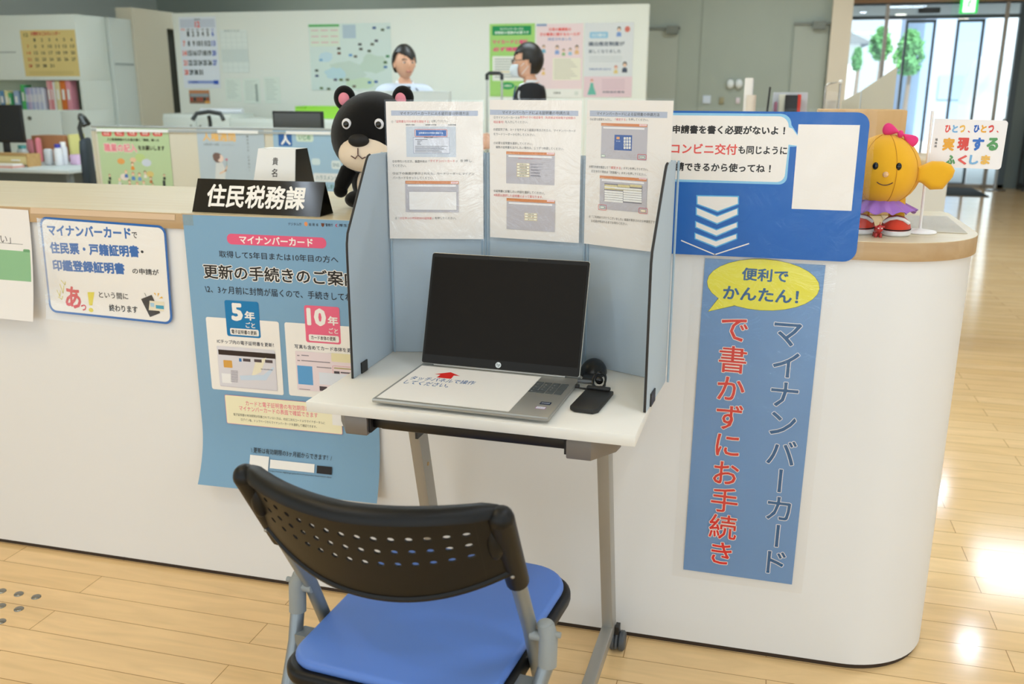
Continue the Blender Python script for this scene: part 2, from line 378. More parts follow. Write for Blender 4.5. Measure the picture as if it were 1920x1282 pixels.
# grey side wall running away on the left, with the slot between it and the white partition
LX_ = at(150, 120, Y=at(150, 60, X=-5.78).y).x; _ya = at(150, 60, X=LX_).y; _yb = at(249, 80, X=LX_).y; _yc = at(312, 80, X=LX_).y; _yd = at(345, 80, X=LX_).y; SEAM = M('seam', '#A5AFAB', .6)
_ct = at(147, 26, Y=_ya).z
struct(MB(M('locker_pale', '#D6DED9', .5)).box(LX_-.17, LX_, _ya+.43, _yb, 0, _ct).box(LX_-.1, LX_+.004, _ya+.8, _ya+.812, 0, 2.03, SEAM).box(LX_-.1, LX_+.004, _ya+.45, _yb-.02, 1.555, 1.575, SEAM), 'wall_left')
struct(MB(CREAM).box(LX_-.17, LX_+.02, _yb+.005, _yc, 0, 2.12).box(LX_-.17, LX_+.02, _yc, BYW, 1.95, 2.12).box(LX_-.17, LX_-.05, _yc, BYW, 0, 1.95, M('dark_gap', '#3B3D36', .6)).box(LX_-.05, LX_+.01, _yc+.25, _yc+.4, 0, 1.95, M('slot_grey', '#8F9588', .6)), 'wall_side')
struct(MB(M('dark_upper', '#D6DCD4', .6)).box(-7.9, -7.8, -2, BYW, 0, CEIL), 'wall_office')
struct(MB(M('wall_lobby', '#DDD8CC', .6)).box(7.9, 8, 1.5, GY if 'GY' in globals() else 12.4, 0, CEIL), 'wall_lobby')
# doors of the sage wall
def wall_door(n, x0, x1, top, px):
    f = MB(M('door_sage', '#AFB6AB', .5)); f.box(x0, x1, BYW-.035, BYW-.005, 0, top)
    o = struct(f, n)
    mb = MB(M('steel_dark', '#75786F', .4, metal=.6)); 
    mb.box(x0-.01, x1+.02, BYW-.06, BYW-.036, top, top+.03); mb.box(px-.14, px, BYW-.12, BYW-.06, top-.05, top+.04)
    mb.build('door_closer', o); return o
wall_door('door_1', -1.75, -.62, 2.03, -.62)
wall_door('door_2', .72, 1.10, 2.06, 1.06)
struct(MB(M('seam2', '#98A094', .5)).box(-.36, -.345, BYW-.006, BYW, 0, CEIL), 'trim_1')
# ------------------------------------------------------------------ entrance: soffit, glazing, automatic doors
GY = 12.5
SOF = wood('soffit_wood', '#A9835A', '#B98F64', 'X', .4, .6)
struct(MB(SOF).box(1.40, 8, GY-.15, GY+.3, 2.5, CEIL), 'trim_2')
struct(MB(M('wall_far', '#6F7C7C', .6)).box(3.78, 8, GY-.05, GY+.1, 0, 2.5), 'wall_right')
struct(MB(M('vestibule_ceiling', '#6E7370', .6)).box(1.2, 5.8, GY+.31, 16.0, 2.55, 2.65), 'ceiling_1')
STEEL = M('brushed_steel', '#8C8478', .3, metal=.85)
DSTEEL = M('dark_steel', '#4A5458', .4, metal=.5)
gl = bpy.data.materials.new('clear_glass'); gl.use_nodes = True; _nt = gl.node_tree; _nt.nodes.clear()
_o = _nt.nodes.new('ShaderNodeOutputMaterial'); _mx = _nt.nodes.new('ShaderNodeMixShader'); _t = _nt.nodes.new('ShaderNodeBsdfTransparent'); _g = _nt.nodes.new('ShaderNodeBsdfGlossy')
_t.inputs[0].default_value = (.90, .95, .97, 1); _g.inputs['Roughness'].default_value = .02; _f = _nt.nodes.new('ShaderNodeFresnel'); _f.inputs[0].default_value = 1.5
_nt.links.new(_f.outputs[0], _mx.inputs[0]); _nt.links.new(_t.outputs[0], _mx.inputs[1]); _nt.links.new(_g.outputs[0], _mx.inputs[2]); _nt.links.new(_mx.outputs[0], _o.inputs[0])
fr = MB(DSTEEL)
fr.box(1.40, 3.78, GY-.06, GY+.06, 2.29, 2.335); fr.box(1.40, 3.78, GY-.05, GY+.05, 2.47, 2.5)
fr.box(1.40, 1.46, GY-.05, GY+.05, 0, 2.47); fr.box(3.70, 3.78, GY-.05, GY+.05, 0, 2.47); fr.box(1.40, 3.78, GY-.05, GY+.05, 0, .05, STEEL)
win = struct(fr, 'window_1')
MB(gl).box(1.46, 1.98, GY-.006, GY+.006, .05, 2.29).build('pane', win)
MB(gl).box(1.46, 3.70, GY-.006, GY+.006, 2.335, 2.47).build('transom', win)
MB(gl).box(3.30, 3.70, GY-.006, GY+.006, .05, 2.29).build('pane', win)
MB(STEEL).box(1.98, 2.03, GY-.09, GY-.061, 0, 2.49).build('mullion', win); MB(STEEL).box(3.50, 3.55, GY-.09, GY-.061, 0, 2.49).build('mullion', win)
MB(M('sensor_black', '#2E3436', .4)).box(2.40, 2.68, GY-.11, GY-.05, 2.36, 2.43, bev=.01).build('door_sensor', win)
dr = struct(MB(DSTEEL).box(2.27, 2.30, GY-.03, GY+.03, .02, 2.28).box(2.63, 2.66, GY-.03, GY+.03, .02, 2.28).box(2.30, 2.63, GY-.03, GY+.03, .02, .06).box(2.30, 2.63, GY-.03, GY+.03, 2.24, 2.28), 'door_3')
MB(gl).box(2.30, 2.63, GY-.005, GY+.005, .06, 2.24).build('pane', dr)
dr = struct(MB(DSTEEL).box(2.93, 2.96, GY-.03, GY+.03, .02, 2.28).box(3.25, 3.28, GY-.03, GY+.03, .02, 2.28).box(2.96, 3.25, GY-.03, GY+.03, .02, .06).box(2.96, 3.25, GY-.03, GY+.03, 2.24, 2.28), 'door_4')
MB(gl).box(2.96, 3.25, GY-.005, GY+.005, .06, 2.24).build('pane', dr)
for i, (x, y) in enumerate(((1689, 27), (1674, 35), (1833, 28), (1806, 36))):
    p = at(x, y, Z=2.549); mb = MB(M('downlight_glow', '#FFF6E4', .4, emit=2.2)).lathe([(.0001, 0), (.075, 0), (.085, -.008), (.085, .02), (.0001, .02)], n=24, T=Matrix.Translation(p))
    solo(mb, 'downlight', ('round downlight under the entrance ceiling, '+('left pair nearer the lobby', 'left pair nearer the outside', 'right pair nearer the lobby', 'right pair nearer the outside')[i]), 'ceiling light', p, 'entrance downlights')
# exit sign hung under the soffit
t = thing('exit_sign', 'green lit exit sign with a running figure under the wooden soffit', 'sign', (2.99, GY-.3, 2.33))
MB(M('exit_case', '#2FBF55', .4, emit=1.3)).box(2.885, 3.105, GY-.33, GY-.28, 2.33, 2.55, bev=.008).build('case', t, world=True)
EW = M('exit_white', '#E8FFF0', .4, emit=1.6); EG = M('exit_green', '#10963C', .4, emit=.6)
mb = MB(EW).box(2.92, 3.07, GY-.334, GY-.331, 2.345, 2.54)
mb.build('panel', t, world=True)
mb = MB(EG); y0, y1 = GY-.337, GY-.334
mb.prism([(3.005+.013*math.cos(a), 2.505+.013*math.sin(a)) for a in [PI*i/8 for i in range(16)]], y0, y1, 'y')
for a, b, wd in (((3.0, 2.49), (2.985, 2.43), .018), ((2.985, 2.43), (2.955, 2.405), .011), ((2.955, 2.405), (2.95, 2.37), .01), ((2.985, 2.43), (3.015, 2.40), .011), ((3.015, 2.40), (3.04, 2.395), .01), ((2.998, 2.48), (2.965, 2.47), .008), ((2.965, 2.47), (2.958, 2.445), .007), ((2.998, 2.48), (3.03, 2.46), .008)):
    a, b = Vector(a), Vector(b); d = (b-a).normalized(); q = Vector((-d.y, d.x))*wd/2
    mb.prism([tuple(a+q), tuple(b+q), tuple(b-q), tuple(a-q)], y0, y1, 'y')
mb.build('running_figure', t, world=True)
# ------------------------------------------------------------------ outside the doors
struct(MB(M('forecourt', '#E6E8E8', .8)).box(-30, 40, 12.6, 60, -.12, -.01), 'ground')
def building(name, label, x0, x1, y0, y1, h, wallm, wins, gable=0, roofm=None):
    t = thing(name, label, 'building', ((x0+x1)/2, (y0+y1)/2, 0))
    MB(wallm).box(x0, x1, y0, y1, 0, h).build('wall', t, world=True)
    if gable:
        MB(roofm).prism([(x0-.3, h), (x1+.3, h), ((x0+x1)/2, h+gable)], y0-.4, y1+.3, 'y').build('roof', t, world=True)
    else: MB(roofm or wallm).box(x0-.05, x1+.05, y0-.05, y1+.05, h, h+.15).build('parapet', t, world=True)
    for a, b, c, d in wins:
        MB(M('far_window', '#9FB6CC', .2)).box(a, b, y0-.04, y0-.01, c, d).build('window', t, world=True)
    return t
_ax0, _ax1 = at(1727, 120, Y=26).x, at(1842, 120, Y=26).x
building('annex_building', 'pale blue grey flat roofed building standing across the forecourt', _ax0, _ax1, 26, 31, 5.2, M('bluegrey_wall', '#A9C0DC', .7), [(_ax0+.5, _ax0+1.1, 1.1, 1.7), (_ax0+1.2, _ax0+1.75, 1.2, 1.75)], roofm=M('parapet_grey', '#A8B7C6', .7))
building('white_house', 'white house with a grey gable roof beyond the left glass pane', -.2, at(1612, 100, Y=27).x, 27, 33, 2.6, M('house_white', '#F2F3F1', .7), [(1.6, 2.2, .9, 1.8)], .9, M('roof_grey', '#8C9094', .7))
building('shed_building', 'pale low shed beyond the glass door at the right', _ax1+.3, 15, 28, 33, 4.6, M('shed_pale', '#EDF1F3', .7), [(_ax1+1.0, _ax1+1.8, 1.2, 2.2)], roofm=M('parapet_grey', '#A8B7C6', .7))
def tree(px, Y, y0, y1, wpx, label, seed):
    r = random.Random(seed); c = at(px, (y0+y1)/2, Y=Y); zt, zb = at(px, y0, Y=Y).z, at(px, y1, Y=Y).z; x = c.x; wd = at(px+wpx, 100, Y=Y).x-x; t = thing('tree', label, 'tree', (x, Y, 0), group=None)
    MB(M('bark', '#8B7B6C', .8)).tube([(x, Y, 0), (x+.05, Y, zb), (x, Y, zb+(zt-zb)*.7)], lambda q: .07-.04*q, n=8).build('trunk', t, world=True)
    mb = MB(M('leaf_green', '#6FB070', .7)); vs = []; fs = []
    for i in range(1100):
        a = r.random()*2*PI; q = r.random()**.8; z = zb+(zt-zb)*q; rad = (.25+.75*math.sin(PI*min(1, .15+q*.83)))*wd*math.sqrt(r.random())*(1+.25*math.sin(5*a+9*q))
        c = Vector((x+rad*math.cos(a), Y+rad*math.sin(a), z)); e = Vector((r.uniform(-1, 1), r.uniform(-1, 1), r.uniform(-1, 1))).normalized(); g = e.orthogonal().normalized(); s = r.uniform(.05, .10)
        k = len(vs); vs += [c-e*s, c+g*s*.6, c+e*s, c-g*s*.6]; fs.append([k, k+1, k+2, k+3])
    mb.add(vs, fs); mb.build('crown', t, world=True)
tree(1706, 24.5, 58, 140, 26, 'bushy green tree outside in the second glass pane', 3)
tree(1652, 25.5, 52, 112, 17, 'smaller green tree outside between the house and the bushy tree', 5)
tree(1607, 25.0, 92, 130, 8, 'small round green shrub tree beside the white house wall', 8)
# parked white van
t = thing('van', 'white van parked outside the right sliding door', 'vehicle', (5.9, 20.5, 0))
VW = M('van_white', '#F4F6F6', .3, coat=.5)
MB(VW).prism([(5.05, .35), (6.75, .35), (6.78, 1.0), (6.62, 1.95), (6.4, 2.12), (5.4, 2.12), (5.2, 1.95), (5.02, 1.0)], 20.0, 23.5, 'y', bev=.06).build('body', t, world=True)
MB(M('van_glass', '#C9DCE4', .1)).prism([(5.3, 1.25), (6.5, 1.25), (6.4, 1.8), (5.4, 1.8)], 19.97, 19.995, 'y').build('rear_window', t, world=True)
MB(M('yellow_sticker', '#E9D24A', .5)).box(6.05, 6.3, 19.96, 19.985, .85, 1.1).build('sticker', t, world=True)
for x in (5.25, 6.55):
    for y in (20.6, 22.8): MB(M('tyre', '#33363A', .7)).lathe([(.001, -.1), (.33, -.1), (.35, 0), (.33, .1), (.001, .1)], mat=None, n=20, T=Matrix.Translation((x, y, .345)) @ Matrix.Rotation(PI/2, 4, 'Y')).build('wheel', t, world=True)
# ------------------------------------------------------------------ the reception counter
HC = 1.0282
def counter_pts(off, r=.21, x1=.925, depth=.575, xl=-3.6):
    R = r+off; cx, cy = x1-r, r; pts = [(xl, -off)]
    for k in range(17):
        a = -PI/2+PI/2*k/16; pts.append((cx+R*math.cos(a), cy+R*math.sin(a)))
    pts += [(x1+off, depth-.03), (x1+off-.012, depth), (xl, depth)]; return pts
t = thing('reception_counter', 'long white reception counter with a light wood top and rounded end', 'counter', (-1.3, .29, 0))
TOPW = wood('counter_wood', '#DFD2B4', '#D8C7A2', 'X', .3, .7); EDGEW = wood('counter_edge_wood', '#BFA078', '#B6956B', 'X', .45, .8)
mb = MB(EDGEW); pts = counter_pts(.008); mb.prism(pts, HC-.0404, HC-.001, 'z', bev=.0015)
mb.build('countertop_edge', t, world=True)
MB(TOPW).prism(counter_pts(.0072), HC-.0012, HC, 'z').build('countertop', t, world=True)
MB(M('counter_white', '#E6E4E2', .45, var=.01, vscale=1.2)).prism(counter_pts(0), .014, HC-.0404, 'z', smooth=False).build('front_panel', t, world=True)
MB(M('gap_shade_dark', '#3A2A1C', .7)).prism(counter_pts(-.006), 0, .014, 'z').build('base_gap_shade', t, world=True)  # dark strip painted as the shaded gap under the front panel
for o in t.children: 
    for p in o.data.polygons: p.use_smooth = abs(p.normal.z) < .5
    o.data.set_sharp_from_angle(angle=math.radians(30))
# tactile studs in the floor
ST = M('stud_steel', '#8F8D86', .25, metal=.9)
spots = [(-1.367, -.233), (-1.424, -.233), (-1.481, -.233), (-1.367+.0, -.2955), (-1.424, -.2955), (-1.367, -.357), (-1.481, -.2955), (-1.424, -.357)]
names = {0: 'steel floor stud at the right end of the row nearest the counter', 1: 'steel floor stud second from the right in the row nearest the counter', 2: 'steel floor stud at the frame edge in the row nearest the counter',
         3: 'steel floor stud at the right end of the middle row', 4: 'steel floor stud at the frame edge in the middle row', 5: 'steel floor stud of the third row from the counter, at the frame edge'}
spots = spots[:6]
proto = None
for i, (x, y) in enumerate(spots):
    if proto is None:
        mb = MB(ST).lathe([(.0125, 0), (.0122, .0018), (.0105, .0036), (.006, .0048), (.0001, .0052)], n=20)
        proto = mb.build('tactile_stud'); o = proto
    else: o = proto.copy(); COL.objects.link(o)
    o.location = (x, y, 0); tag(o, names[i], 'floor stud', 'tactile studs set in the wooden floor')

# ------------------------------------------------------------------ the small folding desk
DROT = -.0239; DZ = .7416; DW, DD = .652, .456
DC = Vector((-.0485, -.2835, 0))
t = thing('folding_desk', 'small white topped wheeled desk standing against the counter', 'desk', DC, DROT); DESK = t
DTOP = M('desk_white', '#E9E5DC', .4); LEG = M('leg_silver', '#A5A29B', .38, metal=.4); BRK = M('bracket_grey', '#7E7770', .45, metal=.35); BLK = M('black_plastic', '#1B1918', .45); BLKS = M('black_satin', '#17120D', .35)
MB(DTOP).box(-DW/2, DW/2, -DD/2, DD/2, DZ-.022, DZ, bev=.002).build('tabletop', t)
LX = .217
for s in (-1, 1):
    x = s*LX
    lg = MB(LEG); a, b = Vector((x, .215, .075)), Vector((x, .045, DZ-.03)); d = (b-a).normalized(); q = Vector((0, d.z, -d.y))*.024
    lg.prism([(p.y, p.z) for p in (a-q, a+q, b+q, b-q)], x-.013, x+.013, 'x', bev=.002).build('leg', t)
    MB(LEG).box(x-.014, x+.014, -.185, .235, .052, .082, bev=.003).build('foot_bar', t)
    for yy in (.225, -.165):
        xo = x+s*.02 if s > 0 else x-.02
        c = MB(BLK); c.box(xo-.005, xo+.005, yy-.012, yy+.012, .05, .07)
        hood = M('caster_grey', '#4C4F52', .5)
        for e in (-.011, .011): c.lathe([(.001, -.008), (.021, -.008), (.025, -.004), (.025, .004), (.021, .008), (.001, .008)], mat=hood, n=20, T=Matrix.Translation((xo+e, yy+.006, .0252)) @ Matrix.Rotation(PI/2, 4, 'Y'))
        c.prism([(yy+.006+.029*math.cos(k*PI/10), .0255+.029*math.sin(k*PI/10)) for k in range(-1, 12)], xo-.0025, xo+.0025, 'x', mat=hood)
        c.build('caster', t)
    # side rail under the top, ending in a flared grey cap at the front
    out, inn = (x+.065*s, x-.002*s)
    rail = MB(BRK); xa, xb = sorted((x-.012*s, x+.05*s)); rail.box(xa, xb, -.14, .20, DZ-.05, DZ-.0225); rail.build('side_rail', t)
    cap = MB(BRK); zb, zt = DZ-.062, DZ-.0225
    pts = [(x-.018*s, -.222), (x+.028*s, -.222), (x+.066*s, -.165), (x+.07*s, -.14), (x+.05*s, -.12), (x-.018*s, -.12)]
    if s < 0: pts = pts[::-1]
    cap.prism(pts, zb, zt, 'z', bev=.004); cap.build('rail_cap', t)
    h = MB(M('hollow_shade_dark', '#1A1511', .6)); hx0, hx1 = sorted((x-.0235*s, x-.0185*s)); h.box(hx0, hx1, -.215, -.15, zb+.006, zt-.005); h.build('cap_hollow_shade', t)  # dark plate on the solid cap, painted as the shade of its hollow end
    lk = MB(BLK); xi = x-.017*s; lk.prism([(.03, .58), (.075, .58), (.085, .63), (.07, .69), (.03, .69)], xi-.003, xi+.003, 'x'); lk.lathe([(.001, 0), (.008, 0), (.008, .008), (.001, .01)], n=12, T=Matrix.Translation((xi, .055, .60)) @ Matrix.Rotation(-s*PI/2, 4, 'Y')); lk.build('hinge_bracket', t)
    MB(M('screw', '#B59A6C', .3, metal=.8)).lathe([(.001, 0), (.005, 0), (.004, .002), (.001, .0025)], n=12, T=Matrix.Translation((x-.0131*s, .105, .49)) @ Matrix.Rotation(-s*PI/2, 4, 'Y')).build('bolt', t)
mb = MB(BLKS); mb.box(-LX+.02, LX-.02, -.203, -.165, DZ-.05, DZ-.0225, bev=.003)
mb.build('front_rail', t)
mb = MB(BLK); mb.tube([(-LX+.02, -.15, DZ-.062), (LX-.02, -.15, DZ-.062)], .0095, n=10); mb.box(-LX+.03, -LX+.09, -.16, -.12, DZ-.066, DZ-.045, bev=.003); mb.box(LX-.09, LX-.03, -.16, -.12, DZ-.066, DZ-.045, bev=.003); mb.build('flap_release_bar', t)

# ------------------------------------------------------------------ folding desk screen
FELT = M('screen_felt', '#B4C0C9', .85, bump=.25, bscale=900, spec=.15); PIP = M('screen_piping', '#26211E', .6); HNG = M('screen_hinge', '#9FB2C0', .6)
ZT = 1.2; ZB = DZ+.001
WLf, WLb = Vector((-.352, -.343, 0)), Vector((-.350, -.125, 0)); P1, P2 = Vector((-.135, -.075, 0)), Vector((.105, -.108, 0)); WRb, WRf = Vector((.2885, -.188, 0)), Vector((.2725, -.393, 0))
t = thing('desk_screen', 'pale blue grey folding privacy screen standing round the laptop', 'desk screen', (-.03, -.1, ZB)); SCREEN = t
def panel(a, b, prof, name='panel', th=.006):
    """prof: outline (0..1 along a-b, z)"""
    d = (b-a).normalized(); n = Vector((-d.y, d.x, 0)); L = (b-a).length; mb = MB(FELT); k = len(prof)
    fr = [a+d*(u*L)+n*th/2+Vector((0, 0, z)) for u, z in prof]; bk = [a+d*(u*L)-n*th/2+Vector((0, 0, z)) for u, z in prof]
    mb.add(fr+bk, [list(range(k)), list(range(2*k-1, k-1, -1))]+[[i, k+i, k+(i+1) % k, (i+1) % k] for i in range(k)]); return mb.build(name, t, world=True), fr
rec = [(0.006, ZB), (.994, ZB), (.994, ZT), (.006, ZT)]
wing = [(0, ZB), (.99, ZB), (.99, ZT), (.60, ZT), (.55, ZT-.003), (.51, ZT-.012), (.03, 1.05), (.005, 1.03), (0, 1.01)]
panel(WLf, WLb, wing); panel(WLb, P1, rec); panel(P1, P2, rec); panel(P2, WRb, rec); panel(WRf, WRb, wing)
for a, b in ((WLf, WLb), (WRf, WRb)):
    d = (b-a); path = [a+d*u+Vector((0, 0, z)) for u, z in [(0, ZB), (0, .85), (0, 1.01), (.005, 1.03), (.03, 1.05), (.27, 1.119), (.51, ZT-.012), (.55, ZT-.003), (.60, ZT)]]
    MB(PIP).tube(path, .0026, n=8).build('edge_piping', t, world=True)
for a, b, c in ((WLf, WLb, P1), (WLb, P1, P2), (P1, P2, WRb), (WRf, WRb, P2)):
    mb = MB(HNG)
    n = Vector((0, -.004, 0))
    for e in (-.008, 0, .008): mb.tube([b+n+Vector((e, 0, ZB)), b+n+Vector((e, 0, ZT))], .0024, n=8)
    mb.build('fold_hinge', t, world=True)
CL = M('clip_black', '#15130F', .4)
d = (WLb-WLf); MB(CL).add([WLf+d*u+Vector((.0036, 0, z)) for u, z in ((.16, ZB), (.30, ZB), (.30, ZB+.024), (.16, ZB+.024))]+[WLf+d*u+Vector((.006, 0, z)) for u, z in ((.16, ZB), (.30, ZB), (.30, ZB+.024), (.16, ZB+.024))], [[0, 1, 2, 3], [4, 5, 6, 7], [0, 1, 5, 4], [1, 2, 6, 5], [2, 3, 7, 6], [3, 0, 4, 7]]).build('clip', t, world=True)
d = (WRb-WRf); MB(CL).add([WRf+d*u+Vector((.0036, 0, z)) for u, z in ((.16, ZB), (.36, ZB), (.36, ZB+.026), (.16, ZB+.026))]+[WRf+d*u+Vector((.006, 0, z)) for u, z in ((.16, ZB), (.36, ZB), (.36, ZB+.026), (.16, ZB+.026))], [[0, 1, 2, 3], [4, 5, 6, 7], [0, 1, 5, 4], [1, 2, 6, 5], [2, 3, 7, 6], [3, 0, 4, 7]]).build('clip', t, world=True)

# ------------------------------------------------------------------ laptop
LROT = -.045; LO = Vector((-.243, -.493, 0)); LW, LD = .354, .257; LZ = DZ+.0155
t = thing('laptop', 'open silver laptop with a switched off black screen', 'laptop', (LO.x, LO.y, DZ+.0005), LROT); LAP = t
z0 = LZ-t.location.z; SIL = M('laptop_silver', '#A9A8A2', .35, metal=.55); SILE = M('laptop_edge', '#C9C5BC', .3, metal=.6); KEYM = M('key_grey', '#4A5052', .55)
b = MB(SIL); b.prism([(0, 0), (LW, 0), (LW, LD), (0, LD)], z0-.0095, z0, 'z', bev=.003, mat=SIL); b.build('base', t)
for a_ in (.02, LD-.03): MB(BLK).box(.03, LW-.03, a_, a_+.01, 0, z0-.0095).build('rubber_foot', t)
mb = MB(KEYM)
KX, KY = .276, .198                      # left and far edge of the number pad
for r in range(5):
    for c in range(4):
        if c == 3 and r in (2, 4): continue
        if r == 4 and c == 1: continue
        w_ = .0155; hh = .0125 if r else .0085; y1 = KY - (0 if r == 0 else .0105+(r-1)*.0148); x0 = KX+c*.0175
        if r == 4 and c == 0: w_ = .033
        if c == 3 and r in (1, 3): hh = .0273
        mb.box(x0, x0+w_, y1-hh, y1, z0, z0+.0012, bev=.0006, seg=1)
mb.build('numeric_keypad', t)
mb = MB(M('key_legend', '#D8DAD8', .6))
for r, row in enumerate(['', '789', '456', '123', '0.']):
    for c, ch in enumerate(row):
        g = glyphs(ch, 0); s_ = .006; cx = KX+(c if ch != '.' else 2)*.0175+.005; cy = KY-.0105-(r-1)*.0148-.009
        mb.add([(cx+x*s_, cy+y*s_, z0+.0014) for x, y in g[0]], g[1])
mb.build('key_legends', t)
# lid
tilt = math.radians(18.5); LH = .243; Tl = Matrix.Translation((0, LD-.012, z0+.002)) @ Matrix.Rotation(-tilt, 4, 'X')
lid = MB(SILE); lid.prism(rrect(0, 0, LW, LH, .006, 4), 0, .005, 'y', T=Tl, bev=.001); LID = lid.build('lid', t)
BEZ = M('bezel_black', '#191715', .4, spec=.25); SCR = M('screen_black', '#120C06', .35, spec=.18)
MB(BEZ).prism(rrect(.001, .001, LW-.001, LH-.001, .005, 4), -.0008, 0, 'y', T=Tl).build('bezel', LID)
MB(SCR).box(.006, LW-.006, -.0014, -.0009, .020, LH-.0095, T=Tl).build('display', LID)
MB(M('camera_strip', '#0F0D0C', .2)).box(LW*.37, LW*.62, -.0016, -.001, LH-.0085, LH-.0015, T=Tl).build('camera_bar', LID)
lg = MB(M('logo_white', '#D9DEDF', .35)); lg.lathe([(.0001, 0), (.0062, 0), (.0062, .0005), (.0001, .0006)], n=28, T=Tl @ Matrix.Translation((LW*.497, -.0009, .0105)) @ Matrix.Rotation(PI/2, 4, 'X'))
g = glyphs('hp', .0, .25); bb = g[2]; k = .0088/(bb[3]-bb[1])
lg.add([(LW*.497+(x-(bb[0]+bb[2])/2)*k, -.0018, .0105+(y-(bb[1]+bb[3])/2)*k) for x, y in g[0]], g[1], M('logo_ink', '#2C3033', .4), T=Tl); lg.build('logo', LID)
MB(M('hinge_silver', '#B9B7B2', .3, metal=.6)).box(.03, LW-.03, LD-.016, LD-.004, z0, z0+.0035, bev=.001).build('hinge', t)
def sticker(x0, y0, w_, h_, c1, c2, txt, tc, name='sticker'):
    mb = MB(M('sticker_'+c1, c1, .4)); mb.box(x0, x0+w_, y0, y0+h_, z0, z0+.0003)
    mb.box(x0+.001, x0+w_-.001, y0+.001, y0+h_-.001, z0+.0003, z0+.0004, M('sticker_'+c2, c2, .4))
    g = glyphs(txt); bb = g[2]; k = min((w_*.7)/(bb[2]-bb[0]), h_*.5/(bb[3]-bb[1]))
    mb.add([(x0+w_/2+(x-(bb[0]+bb[2])/2)*k, y0+h_/2+(y-(bb[1]+bb[3])/2)*k, z0+.0006) for x, y in g[0]], g[1], M('sticker_'+tc, tc, .4)); mb.build(name, t)
sticker(.318, .066, .021, .0155, '#16233F', '#1C2A48', 'intel', '#E8EEF2'); sticker(.317, .040, .019, .0125, '#9A5AA8', '#F0EEF2', 'intel', '#2D7EC0')
# keyboard cover card
ca, sa = math.cos(LROT), math.sin(LROT); lw = lambda x, y, z: Vector((LO.x+x*ca-y*sa, LO.y+x*sa+y*ca, z))
TL = lw(.008, .230, LZ+.001)
s = Sheet(TL, (ca, sa, 0), (sa, -ca, 0), 268, 226, '#F0EDE8', thick=.8)
s.n = Vector((0, 0, 1)); s.tf = (680, 660, 5.647)
s.poly([(932, 213), (1030, 253), (965, 248), (935, 283), (782, 268), (822, 240), (762, 232)], '#E02A25')
s.text('タッチパネルで操作', (512, 270), (1190, 328), 42, '#1E5C9B', .012, rot='line'); s.text('してください。', (448, 312), (915, 358), 42, '#1E5C9B', .012, rot='line')
o = s.done('instruction_card', 'white touch panel instruction card with a red arrow covering the laptop keyboard', 'card')
# mouse, card reader, cable
mb = MB(M('mouse_black', '#191817', .35)); mb.ell((.134, -.168, DZ), (.029, .042, .032), T=None, fn=lambda p: Vector((p.x, p.y, max(p.z, 0)))); t = solo(mb, 'computer_mouse', 'black computer mouse on the desk behind the laptop screen', 'mouse', (.134, -.168, DZ))
RD = M('reader_black', '#201F1E', .5, bump=.15, bscale=1500)
c = Vector((.166, -.364, DZ+.0005)); t = thing('card_reader', 'flat black card reader on the desk beside the laptop', 'card reader', c, -.10)
MB(RD).prism([(-.017, -.066), (.020, -.066), (.028, -.054), (.028, .058), (-.028, .058), (-.028, -.056)], 0, .010, 'z', bev=.0025).build('tray', t)
MB(RD).box(-.026, .022, .048, .060, .010, .0165, bev=.002).build('card_slot', t)
MB(RD).box(-.006, .006, .060, .076, .004, .012, bev=.002).build('cable_sleeve', t)
path = [(0, .076, .008), (0, .095, .006), (-.004, .110, .010)]
MB(BLK).tube(path, .0022, n=8).build('cable', t)
# coiled adapter lead
c = Vector((.164, -.272, DZ+.0005)); t = thing('usb_lead', 'coiled black lead plugged into the right side of the laptop', 'cable', c)
path = [(.016*math.cos(a)*.8, .004*math.sin(a*3)+.006*math.sin(a), .0175+.0155*math.sin(a)) for a in [2*PI*i/40 for i in range(40)]]
mb = MB(M('lead_gloss', '#141414', .25))
for e in (0, .0035, .007): mb.tube([(x, y+e-.003, z) for x, y, z in path], .002, n=8, closed=True)
mb.ell((0, .0, .0175), (.0085, .006, .0085)); mb.build('coil', t)
MB(M('plug_grey', '#6E7072', .35, metal=.5)).box(-.045, -.014, -.006, .004, .010, .0165, bev=.001).build('plug', t)
MB(BLK).tube([(-.002, -.006, .004), (-.018, -.02, .003), (-.034, -.026, .006), (-.046, -.026, .009)], .0022, n=8).build('lead', t)
MB(BLK).box(-.05, -.036, -.031, -.021, .006, .013, bev=.0015).build('connector', t)
c = Vector((.136, -.233, DZ+.0005)); mb = MB(M('dongle_black', '#1A1A1A', .35)); mb.box(-.012, .012, -.016, .018, 0, .013, bev=.002, T=Matrix.Translation(c)); solo(mb, 'usb_adapter', 'small black adapter on the desk between laptop hinge and mouse', 'adapter', c)
